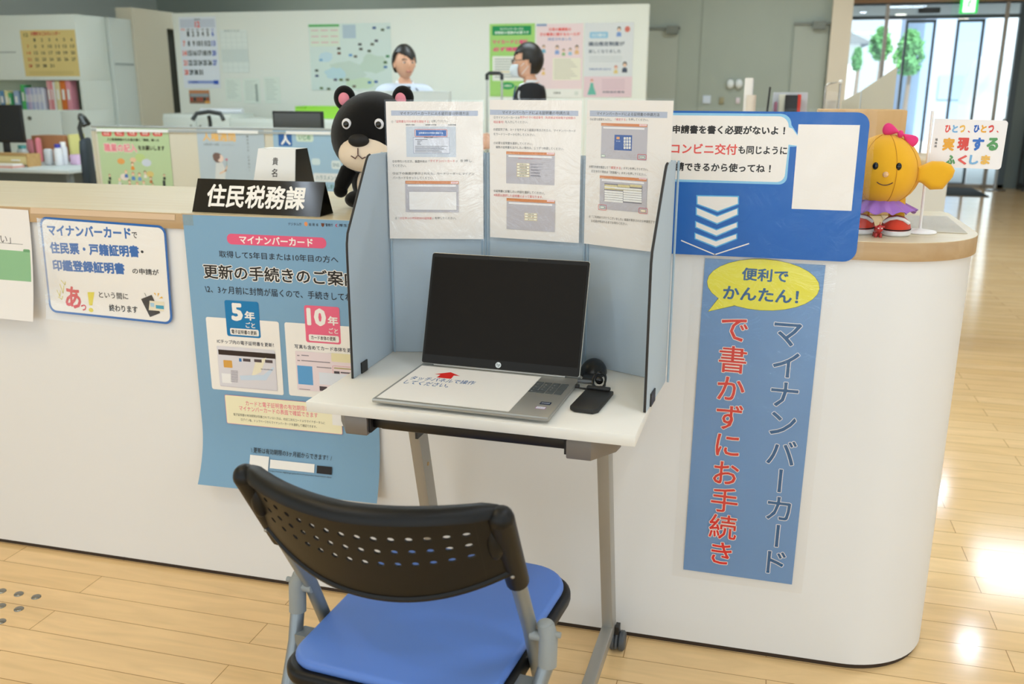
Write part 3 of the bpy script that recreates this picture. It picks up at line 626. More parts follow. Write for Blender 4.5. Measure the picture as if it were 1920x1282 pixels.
# ------------------------------------------------------------------ the three instruction sheets on the screen
FILM = film('sleeve_film', .06, .22, 13, refl=.065, fk=.9)
RED = '#D8463F'; INK = '#3A332E'
def hang(a, b, off, x_px, y_px, w, h, base='#EFE7DF'):
    """a sheet hung in front of the screen panel a-b, its top left corner seen at the given pixel"""
    d = (b-a).normalized(); n = Vector((d.y, -d.x, 0)); q = a+n*off; r = ray(x_px, y_px); t_ = (q-CAM).dot(n)/r.dot(n)
    return Sheet(CAM+r*t_, d, (0, 0, -1), w, h, base)
def browser(s, x0, y0, x1, y1, bar=16, strip=None):
    s.rect(x0, y0, x1, y1, '#BDB7BC'); s.rect(x0, y0, x1, y0+bar, '#D5803A'); s.text('証明書交付サービス', (x0+4, y0+bar*.5), (x0+(x1-x0)*.26, y0+bar*.5), bar*.5, '#F0C8A0')
    s.rect(x1-44, y0+4, x1-3, y0+bar-2, '#F2D2D2'); s.text('中止する', (x1-38, y0+bar*.55), (x1-10, y0+bar*.55), 5, RED)
    s.rect(x0+12, y0+bar+5, x1-15, y0+bar+15, '#EFECEC')
def box_outline(s, x0, y0, x1, y1, hexc, wd=.7, r=2.):
    a = s.P(x0, (y0+y1)/2)[0]; b = s.P(x1, (y0+y1)/2)[0]; c = s.P((x0+x1)/2, y0)[1]; d = s.P((x0+x1)/2, y1)[1]
    o = rrect(a, c, b, d, r); i = rrect(a+wd, c+wd, b-wd, d-wd, max(.2, r-wd)); z = s._z(); n = len(o)
    s.mb.add([(x, y, z) for x, y in o]+[(x, y, z) for x, y in i], [[k, (k+1) % n, n+(k+1) % n, n+k] for k in range(n)], ink(hexc)); return s
VIEW = (640, 180, 3)
# sheet one
s = hang(WLb, P1, .011, 723, 190, 211, 299); s.tf = VIEW
s.rect(280, 82, 768, 111, '#B3BACC'); s.text('マイナンバーカードによる証明書の申請方法', (330, 98), (717, 97), 19, INK, .012)
s.text('①「', (281, 144), (307, 144), 15, INK); s.text('証明書交付の申請を開始する', (309, 144), (491, 142), 15, RED); s.text('」を押してください。', (494, 142), (600, 141), 15, INK)
s.rect(365, 158, 645, 172, '#EAE6E4'); s.rect(365, 172, 645, 343, '#C9CFD8')
for a, b, tx in ((362, 414, '福島県大熊町'), (473, 534, '証明書交付申請'), (601, 645, '住民税務課')): s.text(tx, (a, 163), (b, 161), 8, INK, .02)
s.rect(420, 192, 590, 224, '#2C66B4'); s.text('証明書交付の申請を開始する', (436, 208), (572, 207), 12, '#E9F0F8', .015); box_outline(s, 413, 187, 596, 229, '#E0523F', 1, 2.5)
s.rect(405, 232, 609, 323, '#8C93AE'); s.rect(407, 234, 607, 321, '#DCDDE6'); s.text('証明書交付申請について', (466, 233), (541, 233), 8, INK, .02)
for k, ww in enumerate((70, 40, 30, 28, 34)): s.rect(415+(12 if k else 0), 243+k*7, 415+ww, 246+k*7, '#6A6A72')
for k in range(6): s.rect(415, 281+k*6.4, 600-(k*37 % 50), 283.5+k*6.4, '#7B7B84')
s.text('②お待ちいただき、画面中央の「', (288, 368), (497, 366), 15, INK); s.text('マイナンバーカード', (499, 366), (640, 364), 15, RED); s.text('」を押し', (644, 364), (735, 363), 15, INK); s.text('てください。', (288, 392), (365, 391), 15, INK)
s.text('③以下の画面が表示されたら、カードリーダーにマイナン', (289, 437), (748, 434), 15, INK); s.text('バーカードをセットしてください。', (290, 461), (520, 459), 15, INK)
browser(s, 361, 477, 660, 653, 17); s.rect(380, 536, 650, 642, '#8E8A96'); s.rect(382, 538, 648, 640, '#EFEAE6')
s.text('④「', (303, 687), (328, 687), 14, INK); s.text('お住まいの市区町村の証明書', (330, 687), (509, 686), 14, RED); s.text('」を押してください。', (512, 686), (645, 686), 14, INK)
o = s.done('instruction_sheet', 'left instruction sheet in a clear sleeve, beside the bear plush', 'instruction sheet', group='instruction sheets on the desk screen')
s.cover(o, -3, -4, 214, 305, FILM, 1.4, name='sleeve', bulge=3.5)
# sheet two
s = hang(P1, P2, .013, 918, 187, 209, 297); s.tf = VIEW
s.rect(836, 80, 1333, 109, '#B3BACC'); s.text('マイナンバーカードによる証明書の申請方法', (905, 94), (1283, 94), 19, INK, .012)
s.text('⑤マイナンバーカードの', (857, 121), (1004, 121), 15, INK); s.text('数字4ケタの暗証番号（利用者証明用電子証明書の', (1006, 121), (1317, 122), 15, RED); s.text('暗証番号）', (857, 146), (915, 146), 15, RED); s.text('を入力してください。', (922, 146), (1050, 146), 15, INK)
s.text('⑥認証完了後、カードを外すよう画面が表示されたら、マイナンバーカード', (856, 191), (1318, 192), 15, INK); s.text('をカードリーダーから外してください。', (857, 216), (1091, 216), 15, INK)
s.text('⑦必要な証明書を選択してください。', (857, 266), (1075, 266), 15, INK); s.text('複数の証明書を出力したい場合は、１つずつ申請してください。', (869, 291), (1252, 293), 15, INK)
browser(s, 928, 315, 1200, 496); s.text('取得する証明書を選択してください', (996, 352), (1125, 352), 7, RED)
for k, tx in enumerate(('住民票の写し', '印鑑登録証明書', '住民票記載事項証明書', '戸籍証明書', '戸籍の附票の写し')):
    y = 384+k*16; s.rect(988, y-6, 1058, y+6, '#E5C97E'); s.rect(990, y-5, 1056, y+4, '#F3EFDC'); s.text(tx, (1002, y-.5), (1044, y-.5), 6, INK, .02)
    s.rect(1066, y-3, 1135-k*5, y-1, '#77707A'); s.rect(1066, y+1, 1100+k*6, y+3, '#77707A')
s.text('⑧証明書に記載したい内容を選択してください。', (858, 538), (1144, 540), 15, INK); s.text('※画面は選択した証明書によって異なります。', (859, 561), (1135, 563), 15, RED)
browser(s, 931, 580, 1202, 755, 17)
for k, tx in enumerate(('世帯全員', '世帯一部', '本人のみ')):
    y = 664+k*15; s.rect(1032, y-6, 1102, y+6, '#E5C97E'); s.rect(1034, y-5, 1100, y+4, '#F3EFDC'); s.text(tx, (1050, y-.5), (1084, y-.5), 6, INK, .02)
o = s.done('instruction_sheet', 'middle instruction sheet in a clear sleeve, between the other two sheets on the screen', 'instruction sheet', group='instruction sheets on the desk screen')
s.cover(o, -5, -4, 213, 306, FILM, 1.4, name='sleeve', bulge=3.5)
# sheet three
s = hang(P2, WRb, .012, 1101, 187, 201, 299); s.tf = VIEW
s.rect(1398, 85, 1834, 119, '#B3BACC'); s.text('マイナンバーカードによる証明書の申請方法', (1437, 101), (1790, 102), 19, INK, .012)
s.text('⑨必要な部数を入力し、「', (1399, 131), (1543, 132), 15, INK); s.text('確定する', (1545, 132), (1599, 132), 15, RED); s.text('」を押してください。', (1602, 132), (1727, 133), 15, INK)
browser(s, 1462, 155, 1721, 357); s.rect(1536, 219, 1635, 306, '#1E4E9C'); s.rect(1548, 229, 1566, 243, '#E3A15B'); s.text('発行部数', (1546, 254), (1570, 254), 6, '#E6ECF6')
for r in range(4):
    for c_ in range(3): s.rect(1589+c_*14.5, 231+r*17.5, 1600+c_*14.5, 245+r*17.5, '#F1EFEA'); s.text('789456123C0←'[r*3+c_], (1592.5+c_*14.5, 238+r*17.5), (1596.5+c_*14.5, 238+r*17.5), 7, INK)
s.rect(1463, 330, 1485, 342, '#6B9C74'); s.rect(1465, 332, 1483, 340, '#EEF1E8'); s.rect(1680, 338, 1706, 350, '#6B9C74'); s.rect(1682, 340, 1704, 348, '#EEF1E8'); s.text('確定する', (1685, 344), (1701, 344), 5, INK); box_outline(s, 1667, 327, 1717, 359, '#D8332E', .9, 2)
s.text('⑩発行内容を確認して「', (1395, 397), (1514, 402), 15, INK); s.text('確定する', (1517, 402), (1573, 405), 15, RED); s.text('」ボタンを押してください。', (1576, 405), (1727, 413), 15, INK); s.text('訂正を行う場合は「前画面へ」ボタンを押してください。', (1408, 425), (1717, 438), 15, INK)
browser(s, 1455, 455, 1720, 645); s.rect(1480, 497, 1694, 598, '#77727A')
for (a, b, c_, d_) in ((1482, 499, 1555, 513), (1557, 499, 1624, 513), (1626, 499, 1692, 513)): s.rect(a, b, c_, d_, '#D9C98C')
s.rect(1482, 515, 1692, 525, '#EFECE4'); s.rect(1482, 516, 1540, 524, '#D9C98C'); s.rect(1482, 527, 1692, 531, '#D9C98C')
for k in range(5): s.rect(1482, 533+k*13, 1586, 544+k*13, '#F0EDE8'); s.rect(1588, 533+k*13, 1692, 544+k*13, '#F0EDE8')
s.rect(1457, 619, 1482, 631, '#6B9C74'); s.rect(1459, 621, 1480, 629, '#EEF1E8'); box_outline(s, 1447, 610, 1494, 641, '#D8332E', .9, 2)
s.rect(1686, 639, 1714, 652, '#D9A63C'); s.rect(1688, 641, 1712, 650, '#F3EFDC'); box_outline(s, 1675, 629, 1724, 661, '#D8332E', .9, 2)
s.text('⑪「ご利用ありがとうございました」画面が表示されたら申請完了です', (1395, 676), (1778, 710), 15, INK, rot='line'); s.text('お名前が呼ばれるまでお待ちください。', (1408, 701), (1612, 719), 15, INK, rot='line')
o = s.done('instruction_sheet', 'right instruction sheet in a clear sleeve, partly behind the right wing of the screen', 'instruction sheet', group='instruction sheets on the desk screen')
s.cover(o, -4, -4, 204, 304, FILM, 1.4, name='sleeve', bulge=3.5)

# ------------------------------------------------------------------ papers fixed to the counter front
YF = -.0088
TAPE = film('tape_film', .3, .2, 40, (.93, .88, .80), .07)
# big renewal poster
s = Sheet(at(342, 402, Y=YF), (1, 0, .004), (.004, 0, -1), 515, 728, '#7FA6C4', nu=8, nv=100, back='#E8E6E2')
def curl(x, y, z):
    k = max(0, y-560)/168; return x, y-6*k*k, z+46*k*k*(1-.25*x/515)
s.warp = curl
s.tf = (340, 380, 4.273)
BK = '#231C17'; PINK = '#E65C7F'; OFFW = '#F3EDE6'
for a, b, tx in ((855, 963, 'デジタル庁'), (1022, 1098, '総 務 省'), (1155, 1215, '警察庁'), (1262, 1440, '厚生労働省')): s.text(tx, (a, 170+(a-855)*.025), (b, 170+(b-855)*.025), 24, BK, .012, rot='line')
s.ell(999, 170, 14, 18, '#E8955A'); s.poly([(1120, 163), (1148, 165), (1145, 185), (1134, 195), (1122, 183)], '#6B3A22'); s.ell(1247, 182, 12, 12, '#C23B4C'); s.ell(1251, 182, 8, 9, '#7FA6C4')
a, b = s.P(366, 289), s.P(1162, 320); yy = (s.P(760, 250)[1]+s.P(760, 362)[1])/2; hh = 27; s.rmm(a[0], yy-hh/2, b[0], yy+hh/2, PINK, 13); s.text('マイナンバーカード', (465, 293), (1054, 320), 66, OFFW, .028)
s.text('取得して5年目または10年目の方へ', (303, 410), (1257, 455), 56, BK, .008)
s.text('更新の手続きのご案内', (178, 545), (1420, 615), 118, BK, .022, out=(OFFW, .05))
s.text('\\2、3ヶ月前に封筒が届くので、手続きしてね！/', (190, 685), (1450, 765), 62, BK, .006)
def card_(x0, y0, x1, y1): 
    a, b = s.P(x0, (y0+y1)/2), s.P(x1, (y0+y1)/2); s.rmm(a[0], s.P(x0, y0)[1], b[0], s.P(x0+20, y1)[1], OFFW, 6)
s.tf = (0, 0, 1)
card_(392, 594, 527, 730); card_(538, 604, 678, 742)
s.tf = (340, 380, 4.273)
s.rect(358, 787, 628, 1075, '#1579B2', 6); s.rect(993, 828, 1273, 1125, '#EC6886', 6)
s.text('5', (400, 872), (492, 878), 142, OFFW, .05); s.text('年', (508, 903), (590, 908), 74, OFFW, .035); s.text('ごと', (517, 978), (592, 982), 44, OFFW, .02)
s.rect(394, 1010, 622, 1062, OFFW, 4); s.text('電子証明書の更新', (404, 1032), (606, 1042), 34, BK, .02)
s.text('10', (1006, 912), (1160, 918), 142, OFFW, .05); s.text('年', (1175, 943), (1257, 948), 74, OFFW, .035); s.text('ごと', (1183, 1023), (1257, 1028), 44, OFFW, .02)
s.rect(1024, 1060, 1264, 1112, OFFW, 4); s.text('カード本体の更新', (1042, 1078), (1240, 1090), 34, BK, .02)
s.text('ICチップ内の電子証明書を更新！', (288, 1108), (742, 1138), 32, '#2E2E44', .006); s.text('写真も含めてカード本体を更新！', (910, 1152), (1410, 1182), 34, '#2E2E44', .006)
s.tf = (340, 640, 4.007)
def quadr(x0, y0, x1, y1, c, r=0): s.rect(x0, y0, x1, y1, c, r)
quadr(284, 55, 714, 352, '#CFC9D0', 3); quadr(282, 48, 710, 345, '#DCD8DE', 3); quadr(282, 75, 708, 113, '#33241E'); quadr(320, 140, 385, 195, '#D9A24C', 2); quadr(436, 125, 455, 150, '#3C78B4')
s.poly([(560, 150), (640, 120), (600, 230), (530, 262)], '#EFE6CC'); s.poly([(440, 255), (620, 250), (690, 190), (700, 200), (640, 290), (450, 288)], '#CBD9EA')
for x in (466, 550, 632): quadr(x, 128+(x-466)*.06, x+56, 150+(x-466)*.06, '#55484A')
quadr(308, 240, 378, 310, '#F0EEEE')
for k in range(9): quadr(375, 218+k*10, 428, 222+k*10, '#8E8690')
s.text('有効期限', (598, 206), (690, 212), 10, '#6E6670')
quadr(868, 92, 1460, 385, '#EAD9DC', 3); quadr(1130, 95, 1400, 160, '#E8DDB4', 3)
for a, b, y in ((872, 890, 104), (905, 960, 104), (875, 895, 142), (905, 1120, 150), (1020, 1130, 195)): s.rect(a, y-4, b, y+3, '#8A7F86')
quadr(878, 182, 990, 322, '#5FA0D4'); box_outline(s, 1141, 190, 1400, 255, '#D4555E', .8, 2); quadr(1150, 222, 1192, 246, '#4A4046'); s.rect(1200, 230, 1290, 240, '#5E545A'); s.rect(1150, 198, 1290, 208, '#B9A878'); quadr(1040, 240, 1290, 330, '#DFE3EC'); quadr(1042, 336, 1098, 370, '#4A4046')
s.rect(890, 355, 970, 360, '#9A8E92')
# yellow note
a = s.P(342, 500); b = s.P(1310, 560); y0 = s.P(345, 398)[1]; y1 = s.P(352, 612)[1]
s.rmm(a[0]-2, y0, a[0]+334, y1, '#E88FA0', 4); s.rmm(a[0]-1, y0+1, a[0]+333, y1-1, '#F3EBC8', 3.5)
s.text('カードと電子証明書の有効期限は', (487, 465), (965, 500), 38, PINK, .006); s.text('マイナンバーカードの表面で確認できます', (438, 502), (1028, 548), 38, PINK, .006)
s.text('電子証明書の有効期限が記載されていない方は、右記二次元コードよりマイナポータルに', (396, 550), (1082, 604), 20, BK); s.text('ログイン後、トップページからマイナンバーカードを選択して確認できます。', (452, 586), (1020, 636), 20, BK)
s.rect(1137, 535, 1250, 630, '#F1EEEA')
s.text('\\ 更新は有効期限の3ヶ月前からできます！/', (536, 810), (1140, 868), 40, BK, .006)
s.rect(540, 850, 680, 980, '#F1EEEA'); s.rect(690, 895, 1018, 955, '#F1EEEA'); s.text('デジ庁　カード更新', (706, 920), (935, 940), 28, BK, .006); s.rect(1038, 928, 1150, 982, '#1E1713'); s.text('検索', (1060, 956), (1124, 960), 30, OFFW, .01)
s.text('https://www.digital.go.jp/policies/mynumber/expiration-date', (694, 962), (1152, 1002), 13, BK)
o = s.done('renewal_poster', 'large blue poster about card renewal on the counter front, behind the desk', 'poster')
s.mb = MB(); cm = MB(TAPE); cm.add([s.world(*p) for p in ((-3, -4, 1), (30, -4, 1), (30, 27, 1), (-3, 27, 1))], [[0, 1, 2, 3]]); cm.build('tape', o, world=True)
# rounded blue bordered sign
s = Sheet(at(73, 402, Y=YF), (1, 0, -.026), (-.026, 0, -1), 384, 272, '#E9E4DC', r=20)
s.o = at(75, 417, Y=YF)+Vector((0, 0, .016))
BLUE = '#1F62AE'
s.mb = MB(); s.k = 0; s.mb.prism(rrect(0, 0, 384, 262, 22), -.4, 0, 'z', ink(BLUE)); s.rmm(6, 6, 378, 256, '#EFEAE4', 18)
s.tf = (0, 380, 5.333)
s.text('マイナンバーカード', (474, 270), (1308, 305), 112, BLUE, .045, rot='line'); s.text('で', (1318, 322), (1372, 326), 62, BK, .02)
s.text('住民票・戸籍証明書', (500, 448), (1390, 488), 118, BLUE, .045, rot='line'); s.ell(1422, 490, 14, 14, BK)
s.text('印鑑登録証明書', (525, 622), (1246, 660), 115, BLUE, .045, rot='line'); s.text('の申請が', (1324, 680), (1588, 698), 60, BK, .02, rot='line')
s.text('あ', (658, 945), (810, 950), 215, '#D63A3E', .03, rot=.1); s.text('っ', (812, 1045), (864, 1050), 62, '#D63A3E', .03); 
s.poly([(876, 893), (945, 893), (925, 1025), (893, 1025)], '#E3D33C'); s.ell(911, 1072, 23, 21, '#E3D33C')
for p in ([(570, 872), (600, 935), (605, 880)], [(600, 815), (632, 900), (640, 830)], [(612, 775), (650, 820), (655, 790)], [(585, 940), (620, 965), (628, 935)]): s.line(p, 2.2, '#E3D33C')
s.text('という間に', (990, 918), (1282, 938), 62, BK, .015, rot='line'); s.text('終わります', (1093, 1048), (1376, 1068), 72, BK, .02, rot='line')
s.poly([(1412, 962), (1518, 920), (1605, 1102), (1502, 1142)], '#35302C'); s.line([(1448, 903), (1462, 935)], 1.2, '#35302C'); s.poly([(1498, 978), (1645, 990), (1640, 1085), (1490, 1072)], '#EADFC4'); s.rect(1560, 1025, 1640, 1060, '#3F9FBE'); s.rect(1505, 1000, 1545, 1040, '#A9CBE0')
for p in ([(1538, 900), (1556, 902), (1562, 930)], [(1578, 902), (1596, 905), (1578, 942)], [(1620, 935), (1632, 955), (1590, 955)]): s.poly(p, '#E8B440')
o = s.done('rounded_sign', 'white sign with a rounded blue border taped to the counter under the wood edge', 'sign')
cm = MB(film('laminate_film', .12, .12, 9, refl=.03, fk=.5)); cm.grid(lambda a, b: s.world(-7+a*400, 4+b*276, 2.2+(14*max(0, b-.75)**2*8)), 6, 10); cm.build('clear_cover', o, world=True)
cm = MB(M('packing_tape', '#D8BC9C', .5, alpha=None)); cm.add([at(x, y, Y=-.0092) for x, y in ((57, 389), (328, 402), (328, 413), (57, 400))], [[0, 1, 2, 3]]); cm.build('tape', o, world=True)
# white paper at the left frame edge
s = Sheet(at(52, 388, Y=YF-.001)-Vector((.420, 0, 0)), (1, 0, -.02), (-.0, 0, -1), 420, 300, '#EBE7E4', nu=10, nv=10)
s.warp = lambda x, y, z: (x, y, z+30*(y/300)**2)
s.tf = (0, 360, 3.771)
s.rmm(150, 112, 420-6, 196, '#8DBB8E', 3)
s.rmm(392, 106, 414, 116, '#6FA173', 4)
s.text('ご記入ください」', (-330, 315), (78, 320), 62, BK); s.rmm(180, 93, 392, 94, BK)
s.text('本人確認に関する証明', (-330, 432), (172, 452), 46, RED, .006, rot='line'); s.text('のない方の請求書は低い', (-330, 492), (168, 508), 46, RED, .006, rot='line'); s.text('テーブルです', (-160, 548), (136, 562), 46, RED, .006, rot='line')
s.text('申請書', (-150, 770), (12, 775), 62, '#2F5E9A', .02)
o = s.done('notice_paper', 'white notice with a green text box at the left frame edge', 'notice')
# blue laminated A3 sign standing above the counter edge
YS = -.0105
s = Sheet(Vector((.2415, YS, at(1440, 209, Y=YS).z)), (1, 0, -.0), (.022, 0, -1), 424, 312, '#1B5FAE')
s.mb = MB(); SB = '#1662B4'; s.mb.prism(rrect(0, 0, 420, 308, 26)[:14]+[(0, 308), (0, 0)], -.4, 0, 'z', ink(SB))
s.tf = (1240, 190, 4.005)
LB = '#8CC4E4'; PW = '#EFE8E1'
def bubble(c, g):
    a = s.P(70, 300)[0]; x1 = s.P(948, 300)[0]+g; y0 = s.P(500, 108)[1]-g; y1 = s.P(500, 596)[1]+g
    pts = [(0.2, y0), (x1-22, y0)]+[(x1-22+22*math.sin(PI/2*k/6), y0+22-22*math.cos(PI/2*k/6)) for k in range(1, 7)]
    pts += [s.P(985+g*2, 205), s.P(1080+g*1.2, 340), s.P(955+g*2, 325+g*3)]
    pts += [(x1-16+16*math.cos(PI/2*k/6), y1-16+16*math.sin(PI/2*k/6)) for k in range(7)]+[(0.2, y1)]
    s.pmm(pts, c)
bubble(LB, 5); bubble(PW, 0)
s.text('申請書を書く必要がないよ ！', (85, 213), (930, 216), 66, BK, .04); s.text('コンビニ交付', (75, 356), (570, 358), 82, '#E2574F', .028); s.text('も同じように', (578, 366), (945, 370), 62, BK, .03)
s.text('申請できるから使ってね ！', (45, 492), (822, 500), 66, BK, .03)
s.poly([(1030, 172), (1492, 178), (1428, 822), (978, 806)], PW)
def chev(y0, y1, dip, edge, x0=262, x1=580):
    for c, g in (('#5FB1DE', 9), (PW, 0)):
        xm = (x0+x1)/2; s.poly([(x0-g, y0-g), (xm, y0+(dip if not edge else 0)-g), (x1+g, y0-g+6)]+[(x1+g, y1+g*.6), (xm, y1+dip+g*1.2), (x0-g, y1+g*.6)] if not edge else [(x0-g, y0-g), (x1+g, y0-g+6), (x1+g, y1+g*.6), (xm, y1+dip+g*1.2), (x0-g, y1+g*.6)], c)
chev(712, 768, 55, True, 272, 574); chev(800, 848, 66, False, 267, 570); chev(905, 942, 64, False, 262, 566); chev(992, 1028, 60, False, 257, 562)
s.line([(152, 1045), (402, 1150), (655, 1068)], 2.6, PW)
o = s.done('blue_sign', 'blue laminated sign with a white speech bubble standing above the counter edge', 'sign')
s.cover(o, 1, -7, 433, 322, film('laminate_sign', .07, .2, 14, refl=.035, fk=.6), 1.0, name='laminate', bulge=2)
# blue banner with vertical lettering
s = Sheet(at(1322, 484, Y=YF+.006), (1, 0, -.011), (-.0, 0, -1), 254, 766, '#6C95C4')
TQ = '#1F5B8C'
s.tf = (1240, 460, 1.972)
YEL = '#E9E03E'
for c, g in (('#3A3A30', 1.3), (YEL, 0)):
    s.ell(374, 146, 212+g, 94+g, c); s.poly([(212-g*2, 195), (270+g*2, 222+g), (173-g*1.5, 244+g)], c)
s.text('便利で', (298, 106), (470, 114), 48, TQ, .03); s.text('かんたん！', (228, 176), (508, 188), 50, TQ, .03)
s.vtext('マイナンバーカード', (466, 330), (424, 1172), 112, TQ, .012, out=('#E8E6E6', .022))
s.vtext('で書かずにお手続き', (270, 312), (222, 1136), 104, '#D9372F', .012, out=('#F0E4DC', .022))
o = s.done('banner', 'tall blue banner with red and dark blue vertical lettering on the counter front', 'banner')
s.cover(o, -26, -4, 278, 786, film('laminate_banner', .08, .25, 10, refl=.05), 1.0, name='laminate', bulge=3)
# ------------------------------------------------------------------ the folding chair
CX, CYc = -.050, -.728
t = thing('folding_chair', 'grey framed folding chair with a blue seat and black perforated back', 'chair', (CX, CYc, 0), -.09); CH = t
TUB = M('chair_tube', '#858C90', .33, metal=.45); CBLK = M('chair_black', '#0B0A09', .42, spec=.3, bump=.12, bscale=700); PAD = M('seat_blue', '#5379C4', .42, bump=.15, bscale=900)
# seat: black pan and blue pad
SZ = .425
def seatpts(g, x=.186, y0=-.175, y1=.262, r0=.05, r1=.075, xb=.178):
    pts = []
    for cx, cy, r, a0 in ((xb+g-r0, y0-g+r0, r0, -PI/2), (x+g-r1, y1+g-r1, r1, 0), (-(x+g-r1), y1+g-r1, r1, PI/2), (-(xb+g-r0), y0-g+r0, r0, PI)):
        for k in range(9): a = a0+PI/2*k/8; pts.append((cx+r*math.cos(a), cy+r*math.sin(a)))
    return pts
MB(CBLK).prism(seatpts(.011), SZ-.028, SZ, 'z', bev=.010, seg=3).build('seat_pan', t)
MB(PAD).prism(seatpts(0), SZ-.002, SZ+.017, 'z', bev=.009, seg=4).build('seat', t)
# backrest: perforated shell, curved round the sitter, leaning back
HWd = .212; 
def bk(a, b):
    """a across -1..1, b from the bottom 0 to the top 1"""
    x = HWd*a; edge = abs(a)
    zb = .605+.055*edge**2.2 ; zt = .772+.006*edge
    z = zb+(zt-zb)*b
    y = -.205+.075*edge**2 - .065*(z-.62)/.16
    return Vector((x, y, z))
mb = MB(CBLK); NC, NR = 14, 3
amax = .83; b0, b1 = .36, .80
def cell(a0, a1, c0, c1, hole):
    am, bm_ = (a0+a1)/2, (c0+c1)/2
    q = [(a0, c0), (am, c0), (a1, c0), (a1, bm_), (a1, c1), (am, c1), (a0, c1), (a0, bm_)]
    if not hole: mb.add([bk(*q[i]) for i in (0, 2, 4, 6)], [[0, 1, 2, 3]], smooth=True); return
    ra, rb = .0054/HWd, .0044/.165; n = 16; ring = []; outer = []
    for k in range(n):
        th = -3*PI/4+2*PI*k/n; ring.append(bk(am+ra*math.cos(th), bm_+rb*math.sin(th)))
        m_ = max(abs(math.cos(th)), abs(math.sin(th))); outer.append(bk(am+(a1-a0)/2*math.cos(th)/m_, bm_+(c1-c0)/2*math.sin(th)/m_))
    mb.add(outer+ring, [[k, (k+1) % n, n+(k+1) % n, n+k] for k in range(n)], smooth=True)
for i in range(NC):
    for j in range(NR):
        cell(-amax+2*amax*i/NC, -amax+2*amax*(i+1)/NC, b0+(b1-b0)*j/NR, b0+(b1-b0)*(j+1)/NR, True)
def patch(a0, a1, c0, c1, nu, nv): mb.grid(lambda u, v: bk(a0+(a1-a0)*u, c0+(c1-c0)*v), nu, nv)
patch(-amax, amax, 0, b0, NC*2, 5); patch(-amax, amax, b1, 1, NC*2, 4); patch(-1, -amax, 0, 1, 4, 12); patch(amax, 1, 0, 1, 4, 12)
o = mb.build('backrest', t, weld=True, solid=.0035, auto=False); md = o.modifiers.new('split', 'EDGE_SPLIT'); md.split_angle = math.radians(45)
# rolled rims
top = [bk(-1+2*i/40, 1) for i in range(41)]; bot = [bk(-1+2*i/40, 0) for i in range(41)]
ro = MB(CBLK); vs = []; fs = []
def roll(line, prof):
    n = len(line); k = len(prof); vs = []
    for i, p in enumerate(line):
        g_ = min(1, .3+.7*math.sqrt(min(i, n-1-i)/3))
        for dy, dz in prof: vs.append(p+Vector((0, dy*g_+.006*(1-g_), dz*g_-.008*(1-g_))))
    ro.add(vs, [[i*k+j, i*k+(j+1) % k, (i+1)*k+(j+1) % k, (i+1)*k+j] for i in range(n-1) for j in range(k)]+[list(range(k))[::-1], [(n-1)*k+j for j in range(k)]], smooth=True)
roll(top, [(-.010, -.012), (-.009, -.002), (-.002, .006), (.010, .009), (.022, .005), (.027, -.004), (.026, -.014), (.012, -.006), (-.002, -.014)])
ro.tube(bot, .006, n=8)
ro.build('backrest_rim', t)
TUR = .0125
for s_ in (-1, 1):
    sx = s_*HWd
    A = Vector((sx*.985, -.182, .742)); P = Vector((s_*.203, -.045, .50)); Fo = Vector((s_*.20, .165, .012))
    d1 = (P-A).normalized()
    # sleeve of the backrest over the tube
    sl = MB(CBLK); sl.tube([A-d1*.024, A, A+d1*.07, A+d1*.135], lambda q: .019-.001*q, n=16); sl.ell(A-d1*.024, .019, nu=16, nv=10)
    sl.ell(A+d1*.02+Vector((-s_*.012, -.006, 0)), (.014, .016, .035)); sl.build('tube_sleeve', t)
    MB(M('screw_steel', '#9A968E', .3, metal=.8)).ell(A+d1*.10+Vector((s_*.004, -.018, -.004)), .0035, nu=10, nv=6).build('bolt', t)
    fl = MB(TUB); fl.tube([A+d1*.12, A+(P-A)*.7, P, P+(Fo-P)*.5, Fo], TUR, n=16); fl.build('front_leg', t)
    # rear leg with a plastic pivot cap at its top
    T0 = Vector((s_*.231+.005, -.052, .508)); R1 = Vector((s_*.222, -.075, .40)); R2 = Vector((s_*.215, -.255, .012))
    rl = MB(TUB); rl.tube([T0-Vector((0, .004, .055)), R1, R1+(R2-R1)*.5, R2], TUR, n=16); rl.build('rear_leg', t)
    cp = MB(M('pivot_cap', '#8F9392', .5)); cp.tube([T0-Vector((0, .004, .06)), T0-Vector((0, 0, .01)), T0+Vector((-s_*.006, .003, .008))], lambda q: .0152 if q < .6 else .0138, n=16); cp.ell(T0+Vector((-s_*.006, .003, .008)), (.0138, .0138, .008)); cp.tube([T0+Vector((s_*.004, 0, -.004)), T0+Vector((s_*.02, 0, -.004))], .005, n=10); cp.tube([T0-Vector((s_*.03, 0, .012)), T0-Vector((0, 0, .012))], .009, n=12); cp.build('pivot_cap', t)
    # weld plate to the seat
    pl = MB(TUB); x0, x1 = sorted((s_*.186, s_*.218)); pl.prism([(-.085, .375), (-.055, .375), (-.055, .42), (-.085, .42)], x0, x1, 'x', bev=.004); pl.box(min(s_*.183, s_*.188), max(s_*.183, s_*.188), -.12, -.02, .376, .402, bev=.001); pl.build('seat_bracket', t)
    sr = MB(TUB); sr.tube([(s_*.17, -.15, SZ-.036), (s_*.178, .15, SZ-.036)], .009, n=10); sr.build('seat_rail', t)
    for q in (Fo, R2): MB(M('rubber_tip', '#2A2A2A', .7)).lathe([(.016, 0), (.0165, .01), (.015, .03)], q-Vector((0, 0, .012)), n=14).build('rubber_foot', t)
MB(TUB).tube([(-.208, .12, .17), (.208, .12, .17)], .009, n=10).build('front_stretcher', t)
MB(TUB).tube([(-.219, -.19, .16), (.219, -.19, .16)], .009, n=10).build('rear_stretcher', t)
